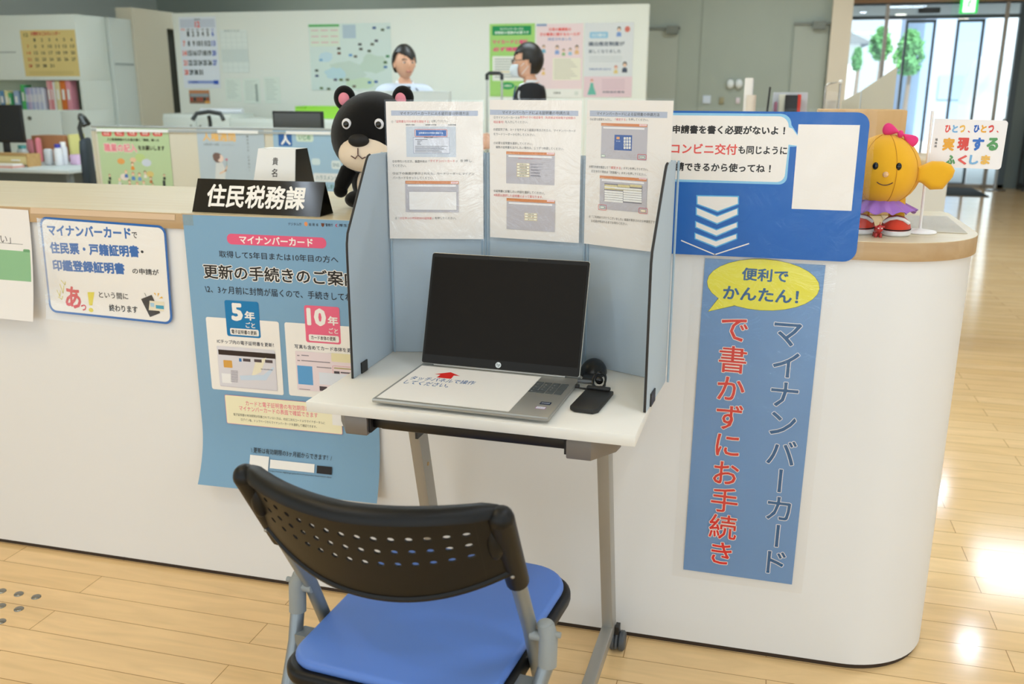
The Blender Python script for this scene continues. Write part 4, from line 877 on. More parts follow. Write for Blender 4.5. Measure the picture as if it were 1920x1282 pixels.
# ------------------------------------------------------------------ things standing on the counter
ACR = M('acrylic_black', '#14110D', .22, spec=.5); ACW = M('acrylic_white', '#F1F0EE', .3)
# black name plate
t = thing('department_nameplate', 'black bent acrylic plate with white lettering on the counter edge', 'name plate', (-.772, .05, HC+.0004), -.006)
W2, LEAN = .1805, .037; HP = .0815
e = MB(ACR); e.prism([(-.026, 0), (.048, 0), (.048, .003), (-.0235, .003), (-.026+LEAN+.003, HP), (-.026+LEAN, HP)], -W2, W2, 'x', bev=.0006); PL = e.build('plate', t)
g = glyphs('住民税務課', .028); bb = g[2]; kx = .278/(bb[2]-bb[0]); kz = .056/(bb[3]-bb[1])
vs = []
for (x, y), dz in zip(g[0], g[3]):
    h = .0135+(y-bb[1])*kz; vs.append((-.0055+(x-(bb[0]+bb[2])/2)*kx, -.026+LEAN*h/HP-.0004-dz*.001, h))
MB(M('plate_lettering', '#F3EFEA', .5)).add(vs, g[1]).build('lettering', t)
# white and black card stand
yb = .20
o = at(481, 340, Y=yb); TLp = at(488, 280, Y=yb+.03); 
t = thing('card_box', 'white faced acrylic name card box with black sides behind the name plate', 'card box', (-.80, .25, HC+.0004), -.03)
hB = .150; fx0, fx1, tx0, tx1 = -.072, .062, -.060, .052
A = [(fx0, -.075, 0), (fx1, -.075, 0), (tx1, -.035, hB), (tx0, -.035, hB)]
B = [(fx0, .06, 0), (fx1, .06, 0), (tx1, .03, hB), (tx0, .03, hB)]
mb = MB(ACR); mb.add(A+B, [[1, 5, 6, 2], [4, 0, 3, 7], [5, 4, 7, 6]]); mb.build('side_panel', t)
mb = MB(ACW); mb.add([Vector(p)+Vector((0, -.0005, 0)) for p in A]+[Vector(p)+Vector((0, .003, 0)) for p in A], [[0, 1, 2, 3], [7, 6, 5, 4], [0, 4, 5, 1], [1, 5, 6, 2], [2, 6, 7, 3], [3, 7, 4, 0]]); mb.build('front_panel', t)
mb = MB(ACW); mb.add([A[3], A[2], B[2], B[3]]+[tuple(Vector(p)-Vector((0, 0, .003))) for p in (A[3], A[2], B[2], B[3])], [[0, 1, 2, 3], [7, 6, 5, 4], [0, 4, 5, 1], [1, 5, 6, 2], [2, 6, 7, 3], [3, 7, 4, 0]]); mb.build('lid', t)
mb = MB(M('box_lettering', '#3A3430', .6))
for i, ch in enumerate('貴名受'):
    g = glyphs(ch, .012); bb = g[2]; k = .019/(bb[2]-bb[0]); zc = .118-i*.030
    mb.add([(-.005+(x-(bb[0]+bb[2])/2)*k*.9, -.075+.04*(zc+(y-(bb[1]+bb[3])/2)*k)/hB-.0010-dz*.001, zc+(y-(bb[1]+bb[3])/2)*k) for (x, y), dz in zip(g[0], g[3])], g[1])
mb.build('lettering', t)

def plush(name, hexc, bump=.5): return M(name, hexc, .85, bump=bump, bscale=1400, sheen=.25, spec=.2)
# black bear plush
PB = plush('plush_black', '#0B0A0A'); PT = plush('plush_cream', '#EAD7C0', .25); PP = plush('plush_pink', '#E5909F', .25); PWH = plush('felt_white', '#E4E2E6', .2)
hc = at(703, 252, Y=.24); BX, BY = hc.x, .24; hz = hc.z
t = thing('bear_plush', 'black plush bear with a cream muzzle peeking over the desk screen', 'plush toy', (BX, BY, HC+.0004), .12)
z = hz-t.location.z; R_ = .112
bod = MB(PB); bod.ell((0, 0, z), (R_*1.03, R_*.92, R_*.98), fn=lambda p: Vector((p.x*(1-.06*p.z), p.y, p.z)))
bod.ell((-.004, .005, .066), (.064, .058, .064)); bod.ell((-.05, -.02, .0235), (.030, .045, .0225)); bod.ell((.045, -.02, .0235), (.030, .045, .0225))
bod.build('body', t)
ar = MB(PB); ar.tube([(-.045, -.015, .118), (-.070, -.022, .095), (-.088, -.025, .062), (-.092, -.026, .048)], lambda q: .016+.007*math.sin(PI*min(1, q+.15)), n=14); ar.ell((-.0915, -.026, .046), .0185); ar.build('arm', t)
ar = MB(PB); ar.tube([(.045, -.015, .118), (.070, -.022, .095), (.086, -.025, .062), (.090, -.026, .048)], lambda q: .016+.007*math.sin(PI*min(1, q+.15)), n=14); ar.ell((.0895, -.026, .046), .0185); ar.build('arm', t)
MB(PT).ell((-.002, -.037, .062), (.040, .024, .052)).build('belly_patch', t)
for s_ in (-1, 1):
    ex = s_*.078; ez = z+.092
    ea = MB(PB); ea.ell((ex, 0, ez), (.029, .017, .032), T=None); ea = ea.build('ear', t)
    MB(PP).ell((ex-s_*.002, -.011, ez-.002), (.016, .009, .018)).build('inner_ear', ea)
MB(PT).ell((-.004, -.070, z-.042), (.072, .050, .050), fn=lambda p: Vector((p.x*(1-.12*p.z), p.y, p.z))).build('muzzle', t)
MB(M('felt_black', '#0D0B0B', .7)).ell((-.010, -.112, z-.010), (.027, .016, .0165)).build('nose', t)
mo = MB(M('stitch_brown', '#5B3B36', .8)); mo.tube([(-.010, -.1215, z-.028), (-.010, -.1235, z-.044)], .0016, n=6); mo.tube([(-.030, -.1155, z-.048), (-.018, -.1215, z-.054), (-.010, -.1235, z-.045), (0, -.1215, z-.054), (.012, -.1155, z-.048)], .0016, n=6); mo.build('mouth', t)
for s_ in (-1, 1):
    ey = MB(PWH); ey.ell((s_*.042-.004, -.0915, z+.030), (.0125, .006, .0135)); ey = ey.build('eye', t)
    MB(M('bead_black', '#050505', .1)).ell((s_*.042-.004, -.0965, z+.029), (.0075, .005, .008)).build('pupil', ey)
# round yellow plush
PY = plush('plush_yellow', '#F0B32B'); PR = plush('plush_red', '#D8452F'); PWt = plush('plush_white', '#EDEAE6'); PK = plush('ribbon_pink', '#E8427F', .2); PV = plush('skirt_violet', '#A878C8', .15)
c = at(1657, 318, Y=.13); YX, YY = c.x, .13; zc = c.z-HC
t = thing('yellow_plush', 'round yellow plush doll with a pink bow, violet skirt and red shoes', 'plush toy', (YX, YY, HC+.0004), -.12); YP = t
RY = .0765
b = MB(PY); b.ell((0, 0, zc), (RY, RY*.92, RY), fn=lambda p: Vector((p.x*(1-.05*p.z), p.y, p.z)))
for s_ in (-1, 1): b.tube([(s_*.034, 0, zc-.055), (s_*.036, -.002, .04), (s_*.037, -.006, .028)], .017, n=14)
b.build('body', t)
sm = MB(M('plush_seam', '#C98B1E', .8))
for a in (-.62, .35, 1.1): sm.tube([(RY*1.002*math.sin(a)*math.sin(q)*(1-.05*math.cos(q)), -RY*.922*math.cos(a)*math.sin(q), zc+RY*1.001*math.cos(q)) for q in [.25+2.6*i/24 for i in range(25)]], .0007, n=5)
sm.build('seam', t)
ar = MB(PY); ar.prism([(.0, -.022), (.012, -.024), (.030, -.038), (.055, -.036), (.064, -.022), (.072, -.010), (.075, .004), (.066, .016), (.05, .022), (.028, .022), (.012, .014), (0, .010)], -.018, .018, 'y', bev=.014, seg=4, T=Matrix.Translation((.066, -.022, zc+.0)) @ Matrix.Rotation(.12, 4, 'Z')); ar.build('arm', t)
ar = MB(PY); ar.prism([(.0, -.022), (.012, -.024), (.030, -.038), (.055, -.036), (.064, -.022), (.072, -.010), (.075, .004), (.066, .016), (.05, .022), (.028, .022), (.012, .014), (0, .010)], -.018, .018, 'y', bev=.014, seg=4, T=Matrix.Translation((-.066, .01, zc)) @ Matrix.Rotation(PI-.2, 4, 'Z')); ar.build('arm', t)
sk = MB(PV); n = 72
def skf(u, v):
    a = 2*PI*u; fl = (v**1.3); r = .034+.040*fl+.006*fl*math.sin(13*a); return Vector((r*math.cos(a), r*.9*math.sin(a), zc-.058-.030*v+.004*fl*math.sin(13*a+1)))
sk.grid(skf, n, 8); sk.build('skirt', t, weld=True, solid=.0012)
for s_ in (-1, 1):
    sx = s_*.037; sh = MB(PR); sh.ell((sx, -.014, .013), (.031, .040, .030), fn=lambda p: Vector((p.x, p.y, max(p.z, -.05)))); so_ = sh.build('shoe', t)
    so2 = MB(PWt); so2.lathe([(.030, 0), (.0325, .003), (.0325, .010), (.030, .0125)], n=28, T=Matrix.Translation((sx, -.014, .0)) @ Matrix.Diagonal((1, 1.27, 1, 1))); so2.build('sole', so_)
    st = MB(M('felt_black', '#0D0B0B', .7)); st.lathe([(.0318, .0125), (.0322, .0145), (.0312, .015)], n=28, T=Matrix.Translation((sx, -.014, 0)) @ Matrix.Diagonal((1, 1.265, 1, 1))); st.build('welt', so_)
    wh = MB(PWt); wh.tube([(sx-.026, -.034, .028), (sx-.014, -.040, .0365), (sx, -.041, .0395), (sx+.014, -.040, .0365), (sx+.026, -.034, .028)], .0036, n=8); wh.build('stripe', so_)
bw = MB(PK); 
for s_ in (-1, 1): bw.ell((s_*.020, 0, .004), (.019, .011, .0165), T=Matrix.Translation((.026, -.012, zc+.076)) @ Matrix.Rotation(.45, 4, 'Y') @ Matrix.Rotation(s_*.2, 4, 'Y'), fn=lambda p, s_=s_: Vector((p.x, p.y*(.55+.5*abs(p.x)), p.z*(.62+.55*(p.x*s_)))))
bw.ell((.026, -.014, zc+.077), (.0065, .009, .008)); bw.build('bow', t)
def onb(x, zz, out=0):  # point of the round face
    xx = x/RY; z2 = (zz)/RY; return Vector((x, -RY*.92*math.sqrt(max(.02, 1-xx*xx-z2*z2))-out, zc+zz))
for s_ in (-1, 1):
    p = onb(s_*.023+.006, .012); ey = MB(M('bead_black', '#050505', .1)); ey.ell(p, (.0058, .0035, .0078)); ey.build('eye', t)
MB(plush('nose_peach', '#EFC08C', .2)).ell(onb(.005, -.005, .001), (.0062, .006, .006)).build('nose', t)
MB(M('stitch_brown', '#5B3B36', .8)).tube([onb(.005+.016*q, -.028+.006*q*q, .0004) for q in [-1+2*i/10 for i in range(11)]], .0011, n=6).build('mouth', t)
# little red ox figure
c = at(1647, 446, Z=HC); t = thing('red_figurine', 'tiny glossy red ox figurine in front of the yellow plush', 'figurine', (c.x, c.y+.004, HC+.0004), .1)
RF = M('lacquer_red', '#B8201F', .2, coat=.5)
b = MB(RF); b.ell((0, .012, .0135), (.0075, .014, .0085))
for x in (-.0045, .0045):
    for y in (.003, .021): b.tube([(x, y, .009), (x*1.1, y, 0)], .0032, n=10)
b.build('body', t)
h = MB(RF); h.ell((0, -.003, .0195), (.0078, .007, .0085)); h.tube([(0, -.003, .026), (.0005, -.002, .034)], lambda q: .0015-.001*q, n=8)
for s_ in (-1, 1): h.ell((s_*.0075, -.002, .0235), (.0035, .0018, .002))
h = h.build('head', t)
for s_ in (-1, 1): MB(M('figure_white', '#EFE6DA', .4)).ell((s_*.0035, -.0092, .0212), (.0018, .001, .0012)).build('eye', h)
# flag on a stand
c = at(1724, 436, Z=HC); fr_ = at(1752, 222, Y=c.y); 
t = thing('table_flag', 'small white flag with colourful lettering on a white stand beside the yellow plush', 'table flag', (c.x, c.y, HC+.0004))
FW_ = M('flag_white', '#F0ECEA', .5)
MB(FW_).lathe([(.0345, 0), (.0355, .0015), (.034, .004), (.012, .006), (.006, .009), (.0001, .010)], n=40).build('base', t)
top = at(1749, 208, Y=c.y+.004)-Vector(t.location)
MB(FW_).tube([(0, 0, .008), (top.x, top.y, top.z)], .0032, n=12).build('pole', t)
lean = Vector((top.x, top.y, top.z)).normalized()
s = Sheet(at(1753, 222, Y=c.y+.001), (1, -.03, -.02), tuple(-lean), 138, 103, '#EFEBEA')
q = s.o.copy(); ww = (at(1890, 228, Y=c.y)-q).dot(s.u)*1000; hh = (at(1739, 312, Y=c.y)-q).dot(s.v)*1000
s.mb = MB(); s.k = 0; s.w, s.h = ww, hh
s.mb.prism([(0, 0)]+rrect(0, 0, ww, hh, 7)[:14]+[(0, hh)], -.5, 0, 'z', ink('#EFEBEA'))
s.tf = (1560, 180, 4.272)
CR = ['#E0605A', '#3F74C4', '#E7A93E', '#2E3F50', '#7FB2DC', '#5C9A62', '#D8504A', '#2F62B8', '#E7B75A']
def block(txt, x0, x1, y, h, seed, b=.055):
    n = len(txt); r = random.Random(seed)
    for i, ch in enumerate(txt):
        if ch == ' ': continue
        cx = x0+(x1-x0)*(i+.5)/n; wd = (x1-x0)/n*.40
        if ch == '、': s.poly([(cx-14, y+h*.30), (cx-6, y+h*.24), (cx+4, y+h*.45), (cx-4, y+h*.5)], CR[r.randrange(9)]); continue
        s.text(ch, (cx-wd, y), (cx+wd, y+1), h, CR[(i*4+seed) % 9], b)
block('ひとつ、ひとつ、', 900, 1360, 262, 62, 0); block('実現する', 875, 1345, 385, 105, 2); block('ふくしま', 905, 1275, 510, 76, 5)
s.vtext('福島県', (836, 348), (830, 402), 20, '#3A3A40', .01)
s.mb.v = [s.world(*p) for p in s.mb.v]; s.mb.build('flag', t, world=True)
# glossy sheet lying on the counter
p = [at(x, y, Z=HC+.0006) for x, y in ((1668, 432), (1814, 438), (1776, 406), (1652, 404))]
mb = MB(ink('#DCD0B8')); mb.add(p+[q+Vector((0, 0, .0008)) for q in p], [[3, 2, 1, 0], [4, 5, 6, 7], [0, 1, 5, 4], [1, 2, 6, 5], [2, 3, 7, 6], [3, 0, 4, 7]])
o = solo(mb, 'laminated_sheet', 'glossy clear covered sheet lying on the rounded counter end', 'sheet', sum(p, Vector())/4)
cv = MB(film('laminate_flat', .06, .5, 26, refl=.10, fk=.45)); cv.grid(lambda a, b: (p[0].lerp(p[1], a)).lerp(p[3].lerp(p[2], a), b)+Vector((0, 0, .0014)), 8, 8); cv = cv.build('laminate', o, world=True)
# wooden display board on the counter behind the plush
t = thing('wooden_stand', 'plain light wood box standing on the counter behind the yellow plush', 'stand', (.69, .49, HC+.0004))
MB(wood('board_wood', '#D9B27C', '#D0A56C', 'Z', .45, .8)).box(.585, .792, .44, .555, HC+.0004, 1.288, bev=.004).build('box', t, world=True)
# ------------------------------------------------------------------ the office behind the counter
WY = 6.6
wl, wr = at(329, 100, Y=WY), at(1213, 100, Y=WY)
struct(MB(WHITEP).box(wl.x, wr.x, WY, WY+.09, 0, 2.065, bev=.004), 'wall_middle')
YW = WY-.004
def wall_sheet(x0, y0, x1, y1, base, Y=YW, thick=.6):
    a = at(x0, y0, Y=Y); b = at(x1, y0, Y=Y); c = at((x0+x1)/2, y1, Y=Y); return Sheet(a, (1, 0, 0), (0, 0, -1), (b.x-a.x)*1000, (a.z-c.z)*1000, base, thick=thick)
def pin(x, y, c, Y=YW): pass
BLU, BKK = '#3C5FC0', '#2F3A38'
# month calendar
s = wall_sheet(334, 32, 404, 165, '#E6ECF4'); W_, H_ = s.w, s.h
s.rmm(W_*.03, H_*.03, W_*.97, H_*.15, '#CDD5E2'); s.tmm('12', W_*.5, H_*.105, W_*.13, H_*.085, '#F0503C', .03); s.tmm('2025', W_*.5, H_*.035, W_*.16, H_*.02, BKK, .02)
for c_, ch in enumerate('日月火水木金土'): s.tmm(ch, W_*(.1+c_*.132), H_*.175, W_*.09, H_*.022, '#F0705C' if c_ == 0 else BLU if c_ == 6 else BKK, .03)
def days(s, first, x0, dx, y0, dy, wd, hd, sun, sat, ink_, b=.045, rows=6, dim=31):
    for d in range(1, dim+1):
        k = d-1+first; r, c_ = divmod(k, 7); tx = str(d); s.tmm(tx, x0+c_*dx, y0+r*dy, wd*(.55 if len(tx) == 1 else 1), hd, sun if c_ == 0 else sat if c_ == 6 else ink_, b)
days(s, 1, W_*.1, W_*.132, H_*.235, H_*.135, W_*.105, H_*.075, '#F0705C', BLU, BKK)
s.rmm(W_*.12, H_*.895, W_*.9, H_*.935, '#8FA2DA'); s.rmm(W_*.82, H_*.89, W_*.95, H_*.945, BLU); s.tmm('大熊町', W_*.3, H_*.915, W_*.2, H_*.03, '#2E4CA8', .02)
s.done('wall_calendar', 'white month calendar headed 12 on the white partition wall', 'calendar')
s = wall_sheet(412, 56, 462, 136, '#E7EFEA'); W_, H_ = s.w, s.h
for k in range(6): s.rmm(W_*k/5-1, H_*.06, W_*k/5+1, H_, '#C4D0CC')
for k in range(9): s.rmm(0, H_*(.06+k*.117)-1, W_, H_*(.06+k*.117)+1, '#CBD6D2')
s.rmm(0, H_*.45, W_, H_*.75, '#D8E2DE'); s.tmm('業務予定表', W_*.45, H_*.025, W_*.6, H_*.035, '#9AA8A4', .01)
s.done('schedule_sheet', 'pale ruled schedule sheet on the white wall right of the month calendar', 'paper')
for k, (x0, y0, x1, y1, lab) in enumerate(((421, 147, 450, 190, 'white memo sheet on the partition wall below the ruled schedule'), (455, 147, 486, 194, 'white memo sheet with one dark column on the partition wall'), (494, 144, 524, 194, 'white memo sheet nearest the map on the partition wall'))):
    s = wall_sheet(x0, y0, x1, y1, '#E6F0E6'); W_, H_ = s.w, s.h
    for q in range(9): s.rmm(W_*.1, H_*(.1+q*.09), W_*(.6+.3*((q*7+k*3) % 5)/5), H_*(.125+q*.09), '#C3CFC6')
    if k == 1: s.rmm(W_*.72, H_*.22, W_*.86, H_*.92, '#A2AFA6')
    s.done('memo_sheet', lab, 'paper', group='memo sheets on the partition wall')
s = wall_sheet(354, 169, 392, 194, '#8A6A54'); W_, H_ = s.w, s.h
s.rmm(0, 0, W_, H_*.25, '#C2855A'); s.rmm(W_*.05, H_*.25, W_*.95, H_*.5, '#9AA3A8')
for q in range(6): s.pmm([(W_*(.1+q*.16)+W_*.07*math.cos(a), H_*.68+H_*.16*math.sin(a)) for a in [2*PI*i/10 for i in range(10)]], ('#B04A3E', '#3E3A3A', '#A4573F')[q % 3])
s.rmm(W_*.75, H_*.8, W_, H_, '#E0A655'); s.done('photo_print', 'small brown photo print under the month calendar', 'picture')
# area map
s = wall_sheet(578, 45, 732, 169, '#DCEBE6'); W_, H_ = s.w, s.h; r = random.Random(4)
s.rmm(0, H_*.01, W_*.38, H_*.045, '#63B768'); s.rmm(W_*.01, H_*.05, W_*.38, H_*.34, '#E2EEDD')
for q in range(9): s.rmm(W_*(.03+.12*(q % 3)), H_*(.09+.09*(q//3)), W_*(.12+.12*(q % 3)), H_*(.105+.09*(q//3)), '#E2B9BE')
s.rmm(W_*.42, H_*.02, W_*.58, H_*.22, '#B9CDDA')
def blob(cx, cy, rx, ry, c, n=18, sd=0):
    rr = random.Random(sd); s.pmm([(W_*(cx+rx*math.cos(a)*rr.uniform(.75, 1.1)), H_*(cy+ry*math.sin(a)*rr.uniform(.75, 1.1))) for a in [2*PI*i/n for i in range(n)]], c)
blob(.45, .72, .26, .18, '#CFE0D6', sd=1); blob(.78, .6, .17, .16, '#CDE0D2', sd=2); blob(.62, .9, .2, .09, '#D2E6CC', sd=3); blob(.3, .75, .14, .1, '#C6E2EA', sd=5); blob(.2, .5, .1, .08, '#CBE4EE', sd=8)
for (x, y, c) in ((.07, .70, '#3E4E44'), (.07, .78, '#4A5A7A'), (.13, .54, '#7FB4D8'), (.36, .37, '#4A4236'), (.36, .44, '#7A4A34'), (.62, .31, '#3E464A'), (.63, .38, '#4A4A40'), (.73, .41, '#4C5A3C'), (.77, .31, '#5A5E4A'), (.82, .26, '#4A4658'), (.8, .07, '#3C5C94'), (.9, .10, '#5A6A4A'), (.97, .07, '#8FA6B4'), (.5, .47, '#6FA6D4'), (.56, .49, '#6A6A62'), (.95, .49, '#3C8A58'), (.92, .58, '#4A6A3C'), (.92, .65, '#4678B0'), (.3, .84, '#54506A'), (.37, .84, '#5C6A2C'), (.45, .84, '#6A6A4A'), (.72, .88, '#4C8CC0'), (.8, .87, '#3A68A8'), (.12, .97, '#5C7A44'), (.21, .98, '#5A6A44'), (.53, .94, '#6A5E4A')): s.rmm(W_*x-14, H_*y-10, W_*x+22, H_*y+12, c)
s.done('area_map', 'large pale green area map with small photos on the partition wall', 'map')
def folk(s, x, y, k, hair, shirt, skin='#F0CDB4'):
    """a simple printed figure, head and shoulders, in mm"""
    s.pmm([(x-k*.62, y+k*1.7), (x-k*.55, y+k*.85), (x-k*.2, y+k*.62), (x+k*.2, y+k*.62), (x+k*.55, y+k*.85), (x+k*.62, y+k*1.7)], shirt)
    s.pmm([(x+k*.48*math.cos(a), y-k*.1+k*.56*math.sin(a)) for a in [2*PI*i/16 for i in range(16)]], hair); s.pmm([(x+k*.38*math.cos(a), y+k*.08+k*.42*math.sin(a)) for a in [2*PI*i/16 for i in range(16)]], skin)
# three posters on the wall
s = wall_sheet(918, 45, 1003, 181, '#A9DC7C'); W_, H_ = s.w, s.h
s.rmm(W_*.06, H_*.03, W_*.92, H_*.155, '#1E9A5A', 8); s.tmm('マイナンバーカードに', W_*.49, H_*.07, W_*.52, H_*.035, '#EAF6EA', .03); s.tmm('保険証の登録が必要です', W_*.49, H_*.12, W_*.76, H_*.04, '#EAF6EA', .03)
s.tmm('マイカードと通知', W_*.45, H_*.245, W_*.78, H_*.06, '#E8588A', .05); s.tmm('必ず確認', W_*.36, H_*.345, W_*.58, H_*.062, '#E8588A', .05)
s.rmm(W_*.06, H_*.44, W_*.86, H_*.78, '#F2F4EE', 10)
for q in range(8): s.rmm(W_*.11, H_*(.475+q*.035), W_*(.5+.26*((q*3) % 4)/4), H_*(.488+q*.035), '#A5B0A8' if q != 5 else '#D9C88C')
s.pmm([(W_*(.4+.16*math.cos(a)), H_*(.85+.05*math.sin(a))) for a in [2*PI*i/24 for i in range(24)]], '#35A260'); s.tmm('ご確認を', W_*.4, H_*.85, W_*.2, H_*.03, '#E8F4E4', .02)
s.done('wall_poster', 'lime green poster behind the man in the dark jacket', 'poster', group='posters on the partition wall')
s = wall_sheet(1006, 45, 1094, 183, '#F3DEE2'); W_, H_ = s.w, s.h
s.rmm(W_*.0, H_*.0, W_*.22, H_*.03, '#8FA4C8'); s.tmm('父母の離婚後の', W_*.5, H_*.075, W_*.48, H_*.045, '#E8605A', .04); s.tmm('子の養育に関するルールが', W_*.5, H_*.14, W_*.86, H_*.045, '#E8605A', .04); s.tmm('改正されました', W_*.5, H_*.205, W_*.5, H_*.04, '#6F8CC0', .03)
for q, (hr, sh, x, y, k) in enumerate((('#5A4A40', '#8FA8DC', .45, .32, 34), ('#6A5444', '#9CC48A', .59, .36, 26), ('#6A5444', '#9CC8E0', .73, .35, 27), ('#4A3E38', '#EAC08A', .87, .32, 34), ('#8A6A50', '#7CB8D0', .16, .31, 30), ('#7A5A48', '#E0C89A', .14, .42, 24), ('#8A6A50', '#E8C47A', .16, .62, 26))): folk(s, W_*x, H_*y, k, hr, sh)
s.rmm(W_*.36, H_*.46, W_*.96, H_*.76, '#F1EEDC', 8)
for q in range(9): s.rmm(W_*.39, H_*(.48+q*.031), W_*(.75+.18*((q*5) % 4)/4), H_*(.49+q*.031), '#C9C6BC')
s.rmm(0, H_*.88, W_, H_, '#F2F2EE'); s.tmm('法務省', W_*.46, H_*.935, W_*.16, H_*.026, '#55605A', .03); s.rmm(W_*.84, H_*.915, W_*.92, H_*.965, '#DCE2DC')
s.done('wall_poster', 'pale pink poster between the lime green and the grey blue ones', 'poster', group='posters on the partition wall')
s = wall_sheet(1097, 43, 1189, 182, '#E2E6EA'); W_, H_ = s.w, s.h
s.rmm(W_*.1, H_*.12, W_*.48, H_*.205, '#9CCBE6', 12); s.tmm('ひとり親の方', W_*.29, H_*.163, W_*.28, H_*.04, '#EAF2F8', .03)
folk(s, W_*.7, H_*.09, 36, '#4A3A38', '#7FA0D8'); s.pmm([(W_*.87+W_*.055*math.cos(a), H_*.09+H_*.04*math.sin(a)) for a in [2*PI*i/14 for i in range(14)]], '#D8786A')
s.tmm('嫡出推定制度が', W_*.45, H_*.28, W_*.74, H_*.06, '#5E6A7C', .035); s.tmm('新しくなりました', W_*.42, H_*.38, W_*.66, H_*.05, '#7C8896', .03)
for q in range(3): s.rmm(W_*.1, H_*(.45+q*.03), W_*.78, H_*(.46+q*.03), '#C8D0D4')
s.tmm('令和6年4月1日から', W_*.33, H_*.62, W_*.46, H_*.03, '#6A84B4', .03); s.rmm(0, H_*.72, W_, H_, '#EBD3DC')
folk(s, W_*.84, H_*.56, 40, '#3E3A3C', '#4A5468'); folk(s, W_*.66, H_*.6, 30, '#C8685A', '#E4D08A'); folk(s, W_*.17, H_*.78, 26, '#C8685A', '#6FC0B0'); s.pmm([(W_*.08, H_*.97), (W_*.14, H_*.84), (W_*.2, H_*.84), (W_*.27, H_*.97)], '#6FC0B0')
for q in range(5): s.rmm(W_*.38, H_*(.76+q*.03), W_*(.85), H_*(.77+q*.03), '#D2B8C6')
s.tmm('法務省民事局', W_*.62, H_*.93, W_*.46, H_*.03, '#5A5E78', .02); s.done('wall_poster', 'grey blue and pink poster at the right end of the partition wall', 'poster', group='posters on the partition wall')

# ---- low white cabinets in front of the partition wall, with a lime folder box
def cube_thing(name, label, cat, x0, y0, x1, y1, Y, zb, depth, mat, bev=.004, **kw):
    a = at(x0, y0, Y=Y); b = at(x1, y1, Y=Y); lo = zb if zb is not None else b.z
    return solo(MB(mat).box(a.x, b.x, Y, Y+depth, lo, a.z, bev=bev), name, label, cat, ((a.x+b.x)/2, Y+depth/2, lo), **kw)
LC = M('low_cabinet_white', '#DFE6E0', .5)
CYY = 5.85
a = at(305, 213, Y=CYY); b = at(432, 213, Y=CYY); c = at(880, 213, Y=CYY); zt = a.z
def low_cab(x0, x1, z, label):
    t = thing('low_cabinet', label, 'cabinet', ((x0+x1)/2, CYY+.2, 0), group='low cabinets along the partition wall')
    MB(LC).box(x0, x1, CYY, CYY+.42, .04, z, bev=.003).build('carcass', t, world=True); n = 2
    for k in range(n):
        xa = x0+(x1-x0)*k/n; xb = x0+(x1-x0)*(k+1)/n
        d_ = MB(M('cab_door', '#D6DED8', .5)).box(xa+.006, xb-.006, CYY-.018, CYY-.001, .08, z-.03, bev=.002).build('door', t, world=True)
        hx = xb-.05 if k == 0 else xa+.05; MB(M('steel_dark', '#75786F', .4, metal=.6)).box(hx-.006, hx+.006, CYY-.03, CYY-.019, z-.2, z-.1).build('handle', d_, world=True)
    MB(M('plinth_grey', '#77807A', .6)).box(x0+.01, x1-.01, CYY+.02, CYY+.4, 0, .04).build('plinth', t, world=True); return zt  # plinth in a darker grey than the carcass, set back from the doors
low_cab(a.x, b.x, zt, 'low white cabinet under the month calendar at the left end of the row'); low_cab(b.x+.004, (b.x+c.x)/2, zt-.035, 'slightly lower white cabinet beneath the memo sheets'); low_cab((b.x+c.x)/2+.004, c.x, zt-.035, 'low white cabinet behind the man in the white shirt')
zz = zt-.035
LG_ = M('lime_plastic', '#9FE04A', .45)
a = at(553, 199, Y=6.0); b = at(648, 199, Y=6.0)
t = thing('file_tray', 'lime green paper tray on the low cabinets below the map', 'tray', ((a.x+b.x)/2, 6.1, zz+.0005))
mb = MB(LG_); x0, x1 = a.x, b.x; h = a.z-zz
mb.box(x0, x1, 6.0, 6.22, zz+.0005, zz+.004).box(x0, x1, 6.0, 6.004, zz+.004, zz+h*.8).box(x0, x1, 6.216, 6.22, zz+.004, zz+h).box(x0, x0+.004, 6.004, 6.216, zz+.004, zz+h).box(x1-.004, x1, 6.004, 6.216, zz+.004, zz+h); mb.build('tray', t, world=True)
MB(M('paper_white', '#F0F0EA', .6)).box(x0+.02, x1-.02, 6.01, 6.21, zz+.005, zz+h*.55).build('paper_stack', t, world=True)
a = at(369, 199, Y=6.0); b = at(448, 199, Y=6.0)
solo(MB(M('roll_white', '#E8ECF2', .5)).tube([(a.x, 6.06, zt+.0255), (b.x, 6.06, zt+.0255)], .025, n=18), 'paper_roll', 'white paper roll lying on the low cabinet under the photo print', 'paper roll', ((a.x+b.x)/2, 6.06, zt))
# ---- tall white cabinet at the left with books and a yellow calendar
KY = _ya-.004; ctop = at(147, 26, Y=KY).z; xr = at(150, 120, Y=KY).x; xl = -7.6
KW = M('cabinet_white', '#E4ECE6', .45); KI = M('cabinet_inside', '#D6DEC8', .6)
nz0, nz1 = at(100, 206, Y=KY).z, at(100, 150, Y=KY).z
t = thing('storage_cabinet', 'tall white storage cabinet with an open book shelf at the left', 'cabinet', ((xl+xr)/2, KY+.2, 0))
KD = .42
cb = MB(KW); cb.box(xl, xr, KY, KY+KD, nz1, ctop, bev=.004); cb.box(xl, xr, KY+.01, KY+KD, .03, nz0, bev=.002); cb.box(xr-.03, xr, KY, KY+KD, nz0, nz1); cb.box(xl, xl+.03, KY, KY+KD, nz0, nz1); cb.box(xl+.03, xr-.03, KY+KD-.02, KY+KD, nz0, nz1, KI); cb.box(xl+.02, xr-.02, KY+.03, KY+KD-.03, 0, .03); cb.build('carcass', t, world=True)
xs = [xl, at(-100, 240, Y=KY).x, at(119, 240, Y=KY).x, xr]
